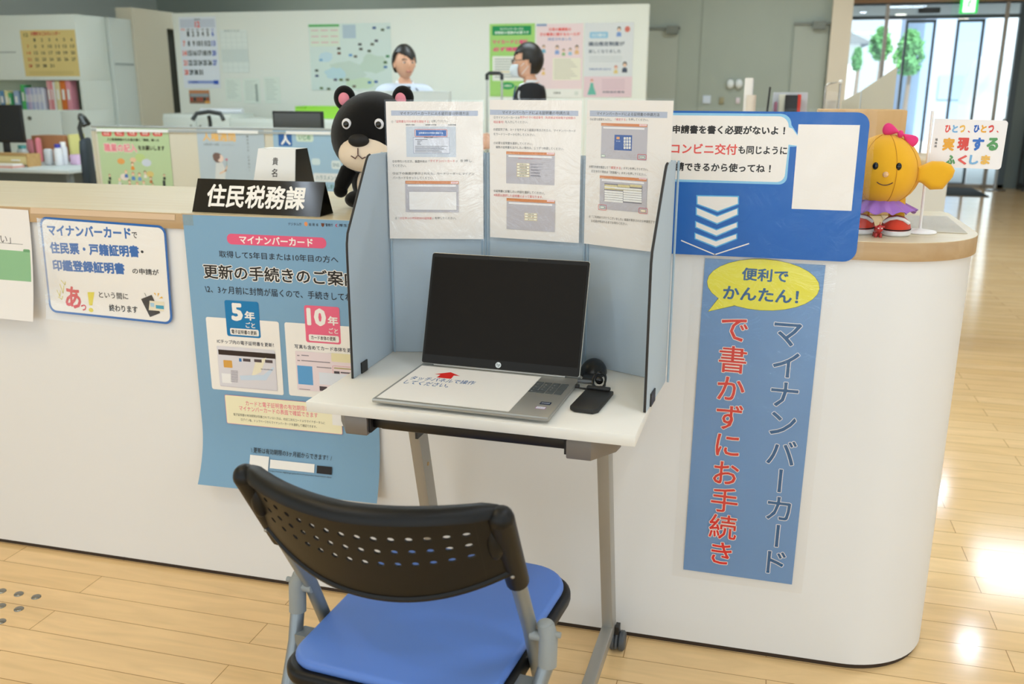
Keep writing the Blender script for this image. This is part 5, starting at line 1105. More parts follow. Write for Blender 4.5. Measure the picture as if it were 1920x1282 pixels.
for k in range(3):
    d_ = MB(KW).box(xs[k]+.004, xs[k+1]-.004, KY-.012, KY+.009, .06, nz0-.012, bev=.002).build('door', t, world=True)
    kx = at(58, 222, Y=KY).x if k == 1 else (xs[k+1]-.06)
    MB(M('steel_dark', '#75786F', .4, metal=.6)).lathe([(.001, 0), (.02, 0), (.018, .012), (.001, .014)], n=14, T=Matrix.Translation((kx, KY-.0125, nz0-.08)) @ Matrix.Rotation(PI/2, 4, 'X')).build('lock', d_, world=True)
MB(SEAM).box(xl, at(30, 98, Y=KY).x, KY-.003, KY, at(10, 99, Y=KY).z, at(10, 97, Y=KY).z).build('door_seam', t, world=True)
# yellow calendar
s = wall_sheet(37, 57, 140, 143, '#E4CF8A', Y=KY-.004); W_, H_ = s.w, s.h
s.tmm('大熊町のごみカレンダー', W_*.46, H_*.075, W_*.54, H_*.085, '#C8383E', .035); s.tmm('12', W_*.1, H_*.1, W_*.08, H_*.08, '#7A7248', .03)
for d in range(1, 32): r_, c_ = divmod(d, 7); s.tmm(str(d), W_*(.115+c_*.135), H_*(.21+r_*.14), W_*(.035 if d < 10 else .07), H_*.07, '#D0503E' if c_ == 0 else '#5A544A', .02)
for q in range(3): s.rmm(W_*.08, H_*(.89+q*.03), W_*.9, H_*(.9+q*.03), '#CDB878')
s.done('yellow_calendar', 'yellow wall calendar on the tall white cabinet', 'calendar')
BOOKS = [(-2, 6, 170, '#5C8CB8', 'blue spine book at the frame edge on the cabinet shelf'), (7, 14, 170, '#E6E0A8', 'cream book beside the blue spine at the frame edge'), (14.5, 19, 174, '#58B878', 'thin green book standing right of the cream one'),
 (24, 33, 170, '#9FB4D4', 'grey blue folder standing alone left of the bright green file'), (37, 44, 159, '#4CB464', 'bright green file on the cabinet shelf'), (45, 48.5, 164, '#8FA8D0', None), (49, 52.5, 165, '#B9A8CC', None), (53, 56.5, 164, '#C9C2DC', None),
 (57, 60, 165, '#AEBAD8', None), (60.5, 64, 165, '#D4D6E6', None), (64.5, 68, 164, '#B8BEDA', None), (68.5, 72, 165, '#DADCE8', None), (72.5, 76, 164, '#C0C6DE', None), (76.5, 80, 166, '#DCE0EA', None),
 (86, 92, 151, '#E8A8AC', 'pale pink binder at the left of the taller binders'), (92.5, 96.5, 151, '#E48E94', 'deeper pink binder next to the pale pink one'), (97, 101, 153, '#E9E8E6', 'white binder between pink and cream binders'), (101.5, 110, 151, '#E4D9A4', 'cream yellow binder left of the orange one'), (111, 121, 151, '#D9752E', 'orange binder on the cabinet shelf'), (121.5, 130, 151, '#E59AA8', 'rose red binder at the right end of the shelf row')]
for x0, x1, y0, c, lab in BOOKS:
    a = at(x0, y0, Y=KY+.03); b = at(x1, y0, Y=KY+.03); mb = MB(M('book_'+c[1:], c, .55)); cx = (a.x+b.x)/2
    o = thing('binder' if x0 > 84 else 'book', lab or 'thin lilac white file in the tight middle row of the cabinet shelf', 'book', (cx, KY+.12, nz0+.0006), group='books and binders on the cabinet shelf')
    mb.box(a.x+.001, b.x-.001, KY+.03, KY+.13, nz0+.001, a.z, bev=.002); mb.build('cover', o, world=True)
    lb = MB(M('spine_label', '#EEEDEA', .6)); lb.box(a.x+(b.x-a.x)*.25, b.x-(b.x-a.x)*.25, KY+.0285, KY+.0299, nz0+(a.z-nz0)*.35, nz0+(a.z-nz0)*.7); lb.build('spine_label', o, world=True)
# ---- low screen with three posters
LY = 3.0; lt = at(400, 238, Y=LY).z; lx0, lx1 = at(179, 300, Y=LY).x, at(655, 300, Y=LY).x
BEI = M('screen_beige', '#D3CFC0', .75, bump=.15, bscale=500); RAIL = M('rail_grey', '#A9AFAE', .4, metal=.4)
t = thing('low_partition', 'low beige office partition with posters behind the counter', 'partition', ((lx0+lx1)/2, LY, 0))
MB(BEI).box(lx0, lx1-.03, LY, LY+.03, .08, lt-.035).build('panel', t, world=True)
mb = MB(RAIL); mb.box(lx0-.005, lx1, LY-.006, LY+.036, lt-.035, lt-.022).box(lx0-.005, lx1, LY-.002, LY+.032, lt-.022, lt-.012, M('rail_light', '#D9DDDB', .5)).box(lx0-.005, lx1, LY-.006, LY+.036, lt-.012, lt, bev=.002); mb.build('top_rail', t, world=True)
MB(M('post_beige', '#C9C3AE', .5)).box(lx1-.03, lx1, LY-.004, LY+.034, 0, lt-.035).build('post', t, world=True); MB(M('post_beige', '#C9C3AE', .5)).box(lx0-.004, lx0+.02, LY-.004, LY+.034, 0, lt-.036).build('post', t, world=True)
for xf in (lx0+.15, lx1-.15): MB(RAIL).box(xf-.02, xf+.02, LY-.2, LY+.23, 0, .03, bev=.004).box(xf-.02, xf+.02, LY+.005, LY+.025, .03, .08).build('foot', t, world=True)
def magnet(s, x0, x1, z=1.2, wd=5):
    """white magnet strip along the top of a poster"""
    mb = MB(M('magnet_white', '#EDEFF0', .5)); mb.add([s.world(*p) for p in ((x0, 6, z), (x1, 6, z), (x1, 24, z), (x0, 24, z), (x0, 6, z+4), (x1, 6, z+4), (x1, 24, z+4), (x0, 24, z+4))], [[4, 5, 6, 7], [0, 1, 5, 4], [1, 2, 6, 5], [2, 3, 7, 6], [3, 0, 4, 7]]); return mb
s = wall_sheet(181, 239, 315, 520, '#B5CCA2', Y=LY-.003); s.h = 594; s.mb = MB(); s.k = 0; s.mb.grid(lambda a, b: (a*s.w, b*594, 0), 1, 1, ink('#B5CCA2')); s.mb.grid(lambda a, b: (a*s.w, b*594, -.5), 1, 1, ink('#B5CCA2'))
s.tf = (170, 220, 3.765)
for k, tx in enumerate(('出生', '死亡', '死産', '婚姻', '離婚')): x = 112+k*90; s.rect(x-34, 86, x+34, 133, '#DA5A54', 12); s.text(tx, (x-20, 109), (x+20, 109), 28, '#F2D6D0', .03)
s.text('人口動態調査のため届出書に「職業」欄への', (115, 156), (482, 160), 20, '#3A4430', .03)
s.text('職業の記入', (95, 215), (325, 215), 60, '#E27C8C', .03, out=('#F6E6E2', .05)); s.text('をお願いします', (336, 217), (522, 217), 34, '#3A3428', .03)
for k, (x, y, rr_, c) in enumerate(((215, 310, 26, '#E2A25C'), (350, 285, 36, '#B8CE8A'), (395, 320, 34, '#C9D2E0'), (300, 300, 22, '#E4C0A0'), (420, 400, 26, '#D8C47C'), (240, 420, 30, '#E2D8D4'))): s.ell(x, y, rr_, rr_*.8, c)
for k, (x, y, kk, hr, sh) in enumerate(((295, 330, 26, '#8A5A3A', '#E8923C'), (250, 385, 26, '#D9B48C', '#4C74B8'), (300, 400, 28, '#C89070', '#5C8CC8'), (345, 405, 27, '#A87850', '#7CA0D0'), (385, 390, 24, '#6A4A38', '#E8E4DC'), (275, 455, 26, '#8A5A3A', '#C85A4A'), (330, 470, 26, '#C89070', '#4C6CB0'), (425, 430, 22, '#7A5238', '#C07848'), (205, 440, 24, '#E0C8B0', '#D8D8D8'), (225, 480, 20, '#5A7A4A', '#6A9A5A'), (440, 475, 20, '#5A7A4A', '#6A9A5A'), (375, 460, 24, '#C89070', '#E8E4DC'))):
    p = s.P(x, y); folk(s, p[0], p[1], kk*.8, hr, sh)
for x in (135, 520): p = s.P(x, 410); folk(s, p[0], p[1], 15, '#8A5A3A', '#2A2E34'); q = s.P(x, 470); s.rmm(q[0]-9, q[1]-22, q[0]+9, q[1]+20, '#2A2E34')
o = s.done('office_poster', 'green crowd poster on the low beige partition, leftmost of three', 'poster', group='posters on the low partition'); magnet(s, 0, s.w*1.0).build('magnet_strip', o, world=True)
s = wall_sheet(368, 241, 494, 520, '#B4C3CF', Y=LY-.003); s.h = 594; s.mb = MB(); s.k = 0; s.mb.grid(lambda a, b: (a*s.w, b*594, 0), 1, 1, ink('#B4C3CF')); s.mb.grid(lambda a, b: (a*s.w, b*594, -.5), 1, 1, ink('#B4C3CF'))
s.tf = (170, 220, 3.765)
s.text('人権週間', (790, 137), (1022, 140), 62, '#E8B868', .03); s.text('12月4日～10日', (798, 190), (905, 192), 18, '#7A8088', .02); s.text('みんなで考えよう', (925, 194), (1015, 194), 12, '#9AA0A6', .01); s.vtext('誰かのこと じゃない。', (1106, 135), (1122, 375), 14, '#6A6E74', .02)
s.ell(898, 285, 33, 34, '#77605A'); s.ell(917, 290, 22, 26, '#E6CFC4'); s.ell(888, 275, 26, 26, '#77605A')
s.poly([(885, 322), (930, 318), (955, 370), (950, 440), (880, 440)], '#D2D6D8'); s.line([(915, 395), (955, 375), (962, 345)], 9, '#E2BFA6'); s.line([(962, 345), (960, 305)], 3, '#7E9C86'); s.ell(960, 298, 9, 9, '#C88094')
o = s.done('office_poster', 'pale blue poster with an orange heading on the low partition', 'poster', group='posters on the low partition'); magnet(s, s.w*.32, s.w*.92).build('magnet_strip', o, world=True)
s = wall_sheet(511, 243, 640, 520, '#9BBCD6', Y=LY-.003); s.h = 594; s.mb = MB(); s.k = 0; s.mb.grid(lambda a, b: (a*s.w, b*594, 0), 1, 1, ink('#9BBCD6')); s.mb.grid(lambda a, b: (a*s.w, b*594, -.5), 1, 1, ink('#9BBCD6'))
s.tf = (170, 220, 3.765)
s.rect(1325, 102, 1420, 203, '#2E62A8', 4); s.text('人', (1342, 155), (1410, 156), 78, '#EEF0F2', .05); s.rect(1450, 112, 1572, 172, '#C9DCD0', 14); s.text('いじめ', (1468, 142), (1552, 142), 34, '#5E9A76', .03)
for (x0, y0, x1, y1, c) in ((1700, 305, 1765, 365, '#D4E0E4'), (1572, 395, 1760, 455, '#D8DDE2'), (1560, 290, 1620, 335, '#C8DCE4')): s.rect(x0, y0, x1, y1, c, 12)
s.text('ハラスメント', (1590, 425), (1742, 428), 32, '#7A9AA8', .03); s.text('SNS', (1708, 335), (1756, 336), 26, '#7A9AA8', .02); s.text('許しません', (1640, 487), (1760, 492), 34, '#5E8A86', .03); s.text('ご相談ください', (1600, 535), (1768, 540), 34, '#5E8A86', .03)
o = s.done('office_poster', 'sky blue poster with a navy corner square behind the bear plush', 'poster', group='posters on the low partition'); magnet(s, s.w*.2, s.w*.85).build('magnet_strip', o, world=True)
# ---- office chairs and desk at the left
CHK = M('office_mesh', '#1E2A33', .7, bump=.2, bscale=600); CHP = M('office_plastic', '#2B3030', .4); CHS = M('office_seat', '#2A3034', .8)
def office_chair(name_label, x, y, rz, headrest=True):
    t = thing('office_chair', name_label, 'chair', (x, y, 0), rz, group='office chairs behind the counter')
    MB(CHK).prism([(-.20, .52), (.20, .52), (.23, .66), (.22, .92), (.17, .985), (-.17, .985), (-.22, .92), (-.23, .66)], .20, .245, 'y', bev=.015).build('backrest', t)
    MB(CHS).box(-.24, .24, -.25, .22, .42, .49, bev=.03).build('seat', t)
    for s_ in (-1, 1):
        ar = MB(CHP); ar.tube([(s_*.25, .16, .44), (s_*.29, .10, .56), (s_*.29, -.02, .665), (s_*.285, -.18, .675), (s_*.275, -.24, .66)], .017, n=10); ar.build('armrest', t)
    if headrest:
        h = MB(CHP); h.tube([(0, .235, .95), (0, .25, 1.06), (0, .23, 1.11)], .016, n=10); h.tube([(-.13, .20, 1.08), (-.10, .225, 1.13), (0, .235, 1.145), (.10, .225, 1.13), (.13, .20, 1.08)], .018, n=10); h.build('headrest', t)
    MB(CHP).tube([(0, 0, .08), (0, 0, .42)], .028, n=14).build('gas_column', t)
    for k in range(5):
        a = 2*PI*k/5; b_ = MB(CHP); b_.tube([(0, 0, .085), (.29*math.cos(a), .29*math.sin(a), .06)], lambda q: .024-.01*q, n=8); b_.ell((.29*math.cos(a), .29*math.sin(a), .028), .0275, nu=14, nv=8); b_.build('star_leg', t)
    return t
c = at(168, 300, Y=3.55); office_chair('dark office chair with a headrest loop beside the cluttered desk', c.x+.08, 3.78, 2.15)
c = at(375, 226, Y=4.75); office_chair('office chair with only its curved top showing above the low partition', c.x, 4.75, .25)
# desk with its clutter
DKZ = .72
a = at(-60, 322, Z=DKZ); b = at(136, 318, Z=DKZ)
dx0, dx1, dy0, dy1 = -6.4, b.x, 4.05, 4.95
t = thing('office_desk', 'grey office desk at the left crowded with desk clutter', 'desk', ((dx0+dx1)/2, 4.5, 0))
MB(M('desk_grey', '#C6CFD0', .5)).box(dx0, dx1, dy0, dy1, DKZ-.03, DKZ, bev=.004).build('tabletop', t, world=True)
for x in (dx0+.03, dx1-.06):
    for y in (dy0+.04, dy1-.08): MB(M('desk_leg', '#6F7678', .5)).box(x, x+.04, y, y+.04, 0, DKZ-.03).build('leg', t, world=True)
MB(M('desk_leg', '#6F7678', .5)).box(dx0+.07, dx1-.06, dy1-.05, dy1-.03, .35, DKZ-.03).build('modesty_panel', t, world=True)
ZD = DKZ+.0006
def on_desk(x, Y): return at(x, 300, Y=Y).x
# monitor
def monitor(label, x0, x1, Y, zb, zt, ztable, mat, rz=0., back=None):
    cx = (x0+x1)/2; t = thing('monitor', label, 'monitor', (cx, Y, ztable), rz, group='office monitors'); w2 = (x1-x0)/2
    MB(mat).box(-w2, w2, 0, .03, zb-ztable, zt-ztable, bev=.004).build('housing', t)
    MB(back or M('screen_off', '#0C0D0E', .25)).box(-w2+.012, w2-.012, -.002, -.0005, zb-ztable+.018, zt-ztable-.012).build('display', t)
    MB(M('monitor_stand', '#26292A', .45)).box(-.03, .03, .032, .05, .012, (zb+zt)/2-ztable, bev=.004).box(-.11, .11, -.05, .11, 0, .012, bev=.003).build('stand', t); return t
p0, p1 = at(-40, 196, Y=4.35), at(42, 268, Y=4.35); monitor('black monitor on the cluttered desk at the frame edge', p0.x, p1.x, 4.35, p1.z, p0.z, ZD, M('monitor_black', '#121312', .4), .15)
p0, p1 = at(510, 208, Y=3.5), at(606, 262, Y=3.5); 
TBL = M('desk_grey', '#C6CFD0', .5)
t = thing('work_table', 'grey work table hidden behind the low partition carrying the monitors', 'table', (-1.95, 3.5, 0))
MB(TBL).box(-2.9, -1.0, 3.28, 3.76, .69, .72, bev=.004).build('tabletop', t, world=True)
for x in (-2.85, -1.09):
    for y in (3.32, 3.68): MB(M('desk_leg', '#6F7678', .5)).box(x, x+.04, y, y+.04, 0, .69).build('leg', t, world=True)
monitor('dark monitor top showing above the low partition', p0.x, p1.x, 3.5, p1.z, p0.z, .7206, M('monitor_black', '#121312', .4), 0, M('screen_dim', '#4A4A46', .2))
p0, p1 = at(634, 170, Y=3.5), at(845, 250, Y=3.5); t = monitor('wide pale grey monitor in front of the man in the white shirt', p0.x, p1.x, 3.5, p1.z, p0.z, .7206, M('monitor_pale', '#C2CAC8', .4), 0, M('screen_pale', '#C9D2D2', .35))
# clutter
BR = M('cardboard_brown', '#B27A52', .7); bx = lambda n, lab, cat, x0, x1, y0, Y, dep, mat, **k: cube_thing(n, lab, cat, x0, y0, x1, 300, Y, ZD, dep, mat, **k)
bx('cardboard_box', 'brown cardboard box at the back of the cluttered desk', 'box', 58, 124, 254, 4.72, .16, BR)
bx('file_box', 'pale yellow file box right of the brown cardboard box', 'box', 126, 137, 252, 4.74, .18, M('box_yellow', '#E0D98C', .6))
a = at(0, 286, Y=4.3); b = at(68, 286, Y=4.3)
t = thing('letter_tray', 'light wood desk organiser with a drawer under the monitor', 'organiser', ((a.x+b.x)/2, 4.35, ZD)); WD_ = wood('tray_wood', '#C9A26A', '#BE955C', 'X', .5)
MB(WD_).box(a.x-.2, b.x, 4.2, 4.34, a.z-.012, a.z).box(a.x-.2, a.x-.185, 4.2, 4.34, ZD, a.z-.012).box(b.x-.015, b.x, 4.2, 4.34, ZD, a.z-.012).build('frame', t, world=True)
d_ = MB(M('drawer_cream', '#DCC98E', .5)).box(a.x-.18, b.x-.02, 4.205, 4.33, a.z-.085, a.z-.016, bev=.003).build('drawer', t, world=True); MB(M('magnet_white', '#EDEFF0', .5)).box(b.x-.16, b.x-.08, 4.198, 4.2045, a.z-.055, a.z-.045).build('handle', d_, world=True)
a = at(-6, 310, Y=4.1); b = at(31, 310, Y=4.1)
t = thing('basket', 'pink woven basket of papers at the front of the desk', 'basket', ((a.x+b.x)/2, 4.14, ZD)); PKB = M('basket_pink', '#DDA79A', .6, bump=.6, bscale=160)
MB(PKB).box(a.x-.1, b.x, 4.06, 4.066, ZD, a.z).box(a.x-.1, b.x, 4.18, 4.186, ZD, a.z).box(a.x-.1, a.x-.094, 4.066, 4.18, ZD, a.z).box(b.x-.006, b.x, 4.066, 4.18, ZD, a.z).box(a.x-.094, b.x-.006, 4.066, 4.18, ZD, ZD+.006).build('basket', t, world=True)
MB(M('paper_white', '#F0F0EA', .6)).box(a.x-.09, b.x-.01, 4.07, 4.176, ZD+.007, a.z+.012).build('papers', t, world=True)
def bottle(lab, cat, x, y0, Y, r, mat, capm, name='bottle', caph=.03):
    a = at(x, y0, Y=Y); t = thing(name, lab, cat, (a.x, Y, ZD), group='small bottles and packets on the office desk'); h = a.z-ZD
    MB(mat).lathe([(r*.9, 0), (r, .006), (r, h-caph-.02), (r*.7, h-caph), (.001, h-caph)], n=18).build('bottle', t); MB(capm).lathe([(r*.72, h-caph), (r*.75, h-.004), (r*.7, h), (.001, h)], n=18).build('cap', t)
bottle('white bottle with a blue cap on the office desk', 'bottle', 107, 270, 4.42, .033, M('bottle_white', '#E4E4E8', .4), M('cap_blue', '#3A3AA0', .4))
bottle('white pump bottle right of the blue capped one', 'bottle', 117, 266, 4.5, .03, M('bottle_white', '#E4E4E8', .4), M('cap_white', '#F0F0F0', .4))
bottle('clear jar with a teal lid left of the pink pouches', 'jar', 41, 272, 4.58, .045, M('jar_pale', '#C9CFCF', .2), M('lid_teal', '#5FA8A4', .4))
bx('white_pouch', 'white standing pouch left of the blue capped bottle', 'pouch', 79, 94, 279, 4.40, .05, M('pouch_white', '#D9DCE0', .4), bev=.015)
bx('pink_pouch', 'pink crumpled pouch in front of the cardboard box', 'pouch', 62, 74, 258, 4.62, .06, M('pouch_pink', '#E88A94', .5), bev=.02)
bx('pink_pouch', 'smaller pink pouch beside the monitor edge', 'pouch', 50, 57, 261, 4.66, .05, M('pouch_pink2', '#E59AA2', .5), bev=.02)
bx('pink_folder', 'lilac pink folder lying right of the bottles', 'folder', 130, 146, 290, 4.5, .2, M('folder_lilac', '#E0BEDC', .5))
# ---- standing platform trolley near the dark jacketed man
a = at(913, 137, Y=5.0); b = at(941, 137, Y=5.0)
t = thing('hand_trolley', 'hand trolley with a black grip standing left of the man in dark jacket', 'trolley', ((a.x+b.x)/2, 5.0, 0))
hw = (b.x-a.x)/2; zt2 = a.z
for s_ in (-1, 1): MB(M('trolley_steel', '#C9CFCB', .3, metal=.6)).tube([(s_*hw, 0, .12), (s_*hw, 0, zt2-.02)], .008, n=10).build('upright', t)
MB(M('grip_black', '#26292A', .5)).tube([(-hw, 0, zt2-.05), (-hw, 0, zt2-.012), (-hw*.7, 0, zt2), (hw*.7, 0, zt2), (hw, 0, zt2-.012), (hw, 0, zt2-.05)], .014, n=10).build('grip', t)
MB(M('trolley_steel', '#C9CFCB', .3, metal=.6)).box(-hw-.03, hw+.03, -.3, .02, .10, .12, bev=.003).build('platform', t)
for s_ in (-1, 1):
    for y in (-.25, 0): MB(M('tyre', '#33363A', .7)).lathe([(.001, -.012), (.048, -.012), (.05, 0), (.048, .012), (.001, .012)], n=18, T=Matrix.Translation((s_*hw, y, .0495)) @ Matrix.Rotation(PI/2, 4, 'Y')).build('wheel', t)
# ---- right: rear service counter with screens
RY0 = 3.0
t = thing('service_counter', 'rear white service counter carrying papers behind the blue sign', 'counter', (.72, 3.3, 0))
MB(M('counter_white2', '#DCDAD2', .5)).box(.12, 1.36, RY0, RY0+.55, 0, .965).build('body', t, world=True); MB(wood('rear_top', '#D9BE90', '#CDAF7E', 'X', .4)).box(.10, 1.38, RY0-.02, RY0+.57, .965, 1.0, bev=.003).build('countertop', t, world=True)
ZR = 1.0006
def rc(n, lab, cat, x0, y0, x1, Y, dep, mat, bev=.003): return cube_thing(n, lab, cat, x0, y0, x1, 200, Y, ZR, dep, mat, bev=bev)
a = at(1397, 146, Y=3.1)
mb = MB(M('display_white', '#EAE6E2', .4)); b = at(1413, 146, Y=3.1); mb.prism([(3.1, ZR), (3.42, ZR), (3.30, a.z-.03), (3.24, a.z), (3.1, a.z)], a.x, b.x, 'x', bev=.006); solo(mb, 'leaflet_holder', 'tall white leaflet holder on the rear service counter', 'holder', ((a.x+b.x)/2, 3.25, ZR))
a = at(1404, 178, Y=3.05); solo(MB(M('cup_cream', '#DDD2C6', .5)).lathe([(.022, 0), (.025, .004), (.025, a.z-ZR), (.022, a.z-ZR), (.021, .01), (.001, .01)], (at(1409, 178, Y=3.05).x, 3.05, ZR), n=20), 'pen_cup', 'small cream cup in front of the white leaflet holder', 'cup', (at(1409, 178, Y=3.05).x, 3.05, ZR))
a = at(1440, 163, Y=3.2); t = thing('tablet_stand', 'black tablet leaning back on the rear service counter', 'tablet', (a.x, 3.2, ZR)); hh = a.z-ZR
MB(M('monitor_black', '#121312', .4)).prism([(-.012, 0), (0, 0), (.016, hh), (.006, hh)], -.1, .08, 'y', bev=.002).build('tablet', t); MB(M('monitor_black', '#121312', .4)).box(-.06, -.011, -.06, .04, 0, .006).build('base', t)
rc('grey_file', 'pale grey document stand on the rear service counter', 'document stand', 1450, 173, 1513, 3.36, .02, M('file_greyblue', '#C3C6CC', .5))
rc('white_file', 'cream white file left of the black file', 'file', 1461, 177, 1472, 3.24, .09, M('file_cream', '#DAD8C8', .5)); rc('black_file', 'black file on the rear service counter', 'file', 1473, 178, 1495, 3.22, .12, M('file_black', '#171718', .4)); rc('red_file', 'thin red file right of the black file', 'file', 1496.5, 177, 1501, 3.22, .12, M('file_red', '#C8321E', .5)); rc('pink_note', 'small pink note block beside the tablet', 'note block', 1452, 191, 1457, 3.3, .03, M('note_pink', '#E59ABC', .5))
# wall plates on the sage wall
for x0, y0, x1, y1, c, lab in ((1318, 179, 1332, 194, '#D9E4F4', 'bright switch panel on the sage wall'), (1349, 182, 1357, 195, '#A29A78', 'brown switch plate on the sage wall'), (1380, 183, 1387, 194, '#EADDE2', 'pale switch plate right of the brown one')):
    a, b = at(x0, y0, Y=BYW-.002), at(x1, y1, Y=BYW-.002); mb = MB(M('plate_'+c[1:], c, .3)); mb.box(a.x, b.x, BYW-.02, BYW-.001, b.z, a.z, bev=.003); solo(mb, 'switch_plate', lab, 'switch', ((a.x+b.x)/2, BYW-.01, b.z), 'switch plates on the sage wall')
a = at(1380, 157, Y=BYW-.01); t = thing('wall_glint', 'pair of white ovals standing in for a glint above the switch plates', 'wall glint', (a.x, BYW-.04, a.z-.06))
for k, x in enumerate((-.065, .035)): MB(M('glint_white', '#E8EEF0', .3)).ell((x, 0, .06), (.045, .03, .055)).build('glint_oval', t)  # white ovals modelled in place of a reflected glint on the wall
MB(M('steel_dark', '#75786F', .4, metal=.6)).box(-.07, .05, .02, .038, .05, .07).build('glint_backing', t)
# sloped side screen and rail rack
SY = 3.62; pts = [at(1579, 190, Y=SY), at(1683, 125, Y=SY), at(1676, 215, Y=SY)]
x0, x1 = pts[0].x, pts[1].x
t = thing('side_screen', 'beige screen with a sloping top edge beyond the wooden box', 'screen', ((x0+x1)/2, SY, 0)); SB_ = M('screen_sand', '#C9C6B6', .6)
xm = x0+(x1-x0)*.36; zm = pts[0].z+(pts[1].z-pts[0].z)*.30
MB(SB_).prism([(x0, .03), (xm-.002, .03), (xm-.002, zm), (x0, pts[0].z)], SY, SY+.03, 'y').build('panel', t, world=True); MB(SB_).prism([(xm+.002, .03), (x1, .03), (x1, pts[1].z), (xm+.002, zm+.003)], SY, SY+.03, 'y').build('panel', t, world=True); MB(M('rail_grey', '#A9AFAE', .4, metal=.4)).box(x0, x1+.01, SY-.05, SY+.08, 0, .03).build('foot', t, world=True)
a, b = at(1546, 186, Y=3.5), at(1576, 153, Y=3.5)
t = thing('leaflet_rack', 'chrome framed leaflet rack left of the sloping beige screen', 'rack', ((a.x+b.x)/2, 3.5, 1.0006)); CHR = M('chrome', '#B4B0A8', .12, metal=1)
q = Vector(t.location)
MB(CHR).tube([Vector(p)-q for p in ((a.x, 3.5, 1.004), (a.x, 3.5, b.z-.03), (a.x+.012, 3.5, b.z-.012), (b.x, 3.5, b.z), (b.x, 3.5, 1.004))], .006, n=10).build('frame', t)
MB(M('knob_white', '#F4F4F2', .2)).ell(Vector((b.x, 3.49, b.z))-q, .011).build('end_ball', t)
MB(M('leaflet_cream', '#E4DCCB', .6)).box(a.x-q.x+.008, b.x-q.x-.008, -.02, -.008, .004, at(1560, 188, Y=3.5).z-1.0).build('leaflets', t); MB(film('pocket_film', .05, .4, 60, refl=.1)).box(a.x-q.x+.007, b.x-q.x-.007, -.03, -.028, .004, at(1560, 172, Y=3.5).z-1.0).build('pocket', t)
# things near the entrance
c = at(1864, 357, Z=0); t = thing('guide_post', 'silver floor post standing inside the entrance doors', 'post', (c.x, c.y, 0)); MB(STEEL).lathe([(.14, 0), (.14, .012), (.02, .02), (.001, .02)], n=24).build('base', t); MB(M('post_silver', '#B9BDBE', .3, metal=.6)).tube([(0, 0, .018), (0, 0, .95)], .02, n=14).build('pole', t); MB(M('post_silver', '#B9BDBE', .3, metal=.6)).ell((0, 0, .95), .022, nu=14, nv=8).build('cap', t)
t = thing('umbrella_rack', 'dark umbrella rack hung with umbrellas at the right of the entrance', 'rack', (4.4, 12.2, 0)); DM_ = M('rack_dark', '#2A2E30', .5)
mb = MB(DM_)
for x in (3.93, 4.85):
    for y in (12.05, 12.35): mb.box(x, x+.025, y, y+.025, 0, .95)

for z in (.5, .93): mb.box(3.955, 4.85, 12.05, 12.07, z, z+.02).box(3.955, 4.85, 12.355, 12.375, z, z+.02).box(3.93, 3.955, 12.075, 12.35, z, z+.02).box(4.85, 4.875, 12.075, 12.35, z, z+.02)
mb.box(3.93, 4.875, 12.05, 12.375, .06, .08); mb.build('frame', t, world=True)
r = random.Random(2)
for k in range(9):
    x = 4.02+k*.095; c = ('#7E7B58', '#3A4048', '#5C6A5A', '#8A7A58', '#2E3438')[k % 5]; mb = MB(M('umbrella_'+c[1:], c, .7)); mb.lathe([(.006, .0), (.03, .08), (.035, .5), (.02, .62), (.006, .64)], n=12); 
    o = mb.build('umbrella'); o.location = (x, 12.2+r.uniform(-.05, .05), .085); tag(o, 'closed umbrella standing in the dark rack by the entrance', 'umbrella', 'umbrellas in the entrance rack')
    h = MB(M('umbrella_handle', '#4A3C2E', .5)); h.tube([(0, 0, .62), (0, 0, .84), (.02, 0, .87), (.04, 0, .85)], .007, n=8); h.build('handle', o)
solo(MB(M('mat_charcoal', '#3E4648', .9)).box(2.3, 3.35, 11.2, 12.3, 0.0005, .012, bev=.003), 'door_mat', 'dark entrance mat lying in front of the glass doors', 'mat', (3.0, 11.7, 0))
# ------------------------------------------------------------------ the two people
def skin(verts, edges, radii, root=0, sub=2):
    me = bpy.data.meshes.new('skin_tmp'); me.from_pydata([tuple(v) for v in verts], edges, []); o = bpy.data.objects.new('skin_tmp', me); COL.objects.link(o)
    o.modifiers.new('skin', 'SKIN'); m2 = o.modifiers.new('sub', 'SUBSURF'); m2.levels = m2.render_levels = sub
    for i, d in enumerate(me.skin_vertices[0].data): r = radii[i]; d.radius = r if hasattr(r, '__len__') else (r, r); d.use_root = i == root
    dg = bpy.context.evaluated_depsgraph_get(); dg.update(); ev = o.evaluated_get(dg); mm = ev.to_mesh()
    vs = [v.co.copy() for v in mm.vertices]; fs = [list(p.vertices) for p in mm.polygons]; ev.to_mesh_clear(); bpy.data.objects.remove(o, do_unlink=True); bpy.data.meshes.remove(me); return vs, fs
SKN = M('skin', '#E2B093', .5, spec=.3); HAIR = M('hair_black', '#15120F', .45); 
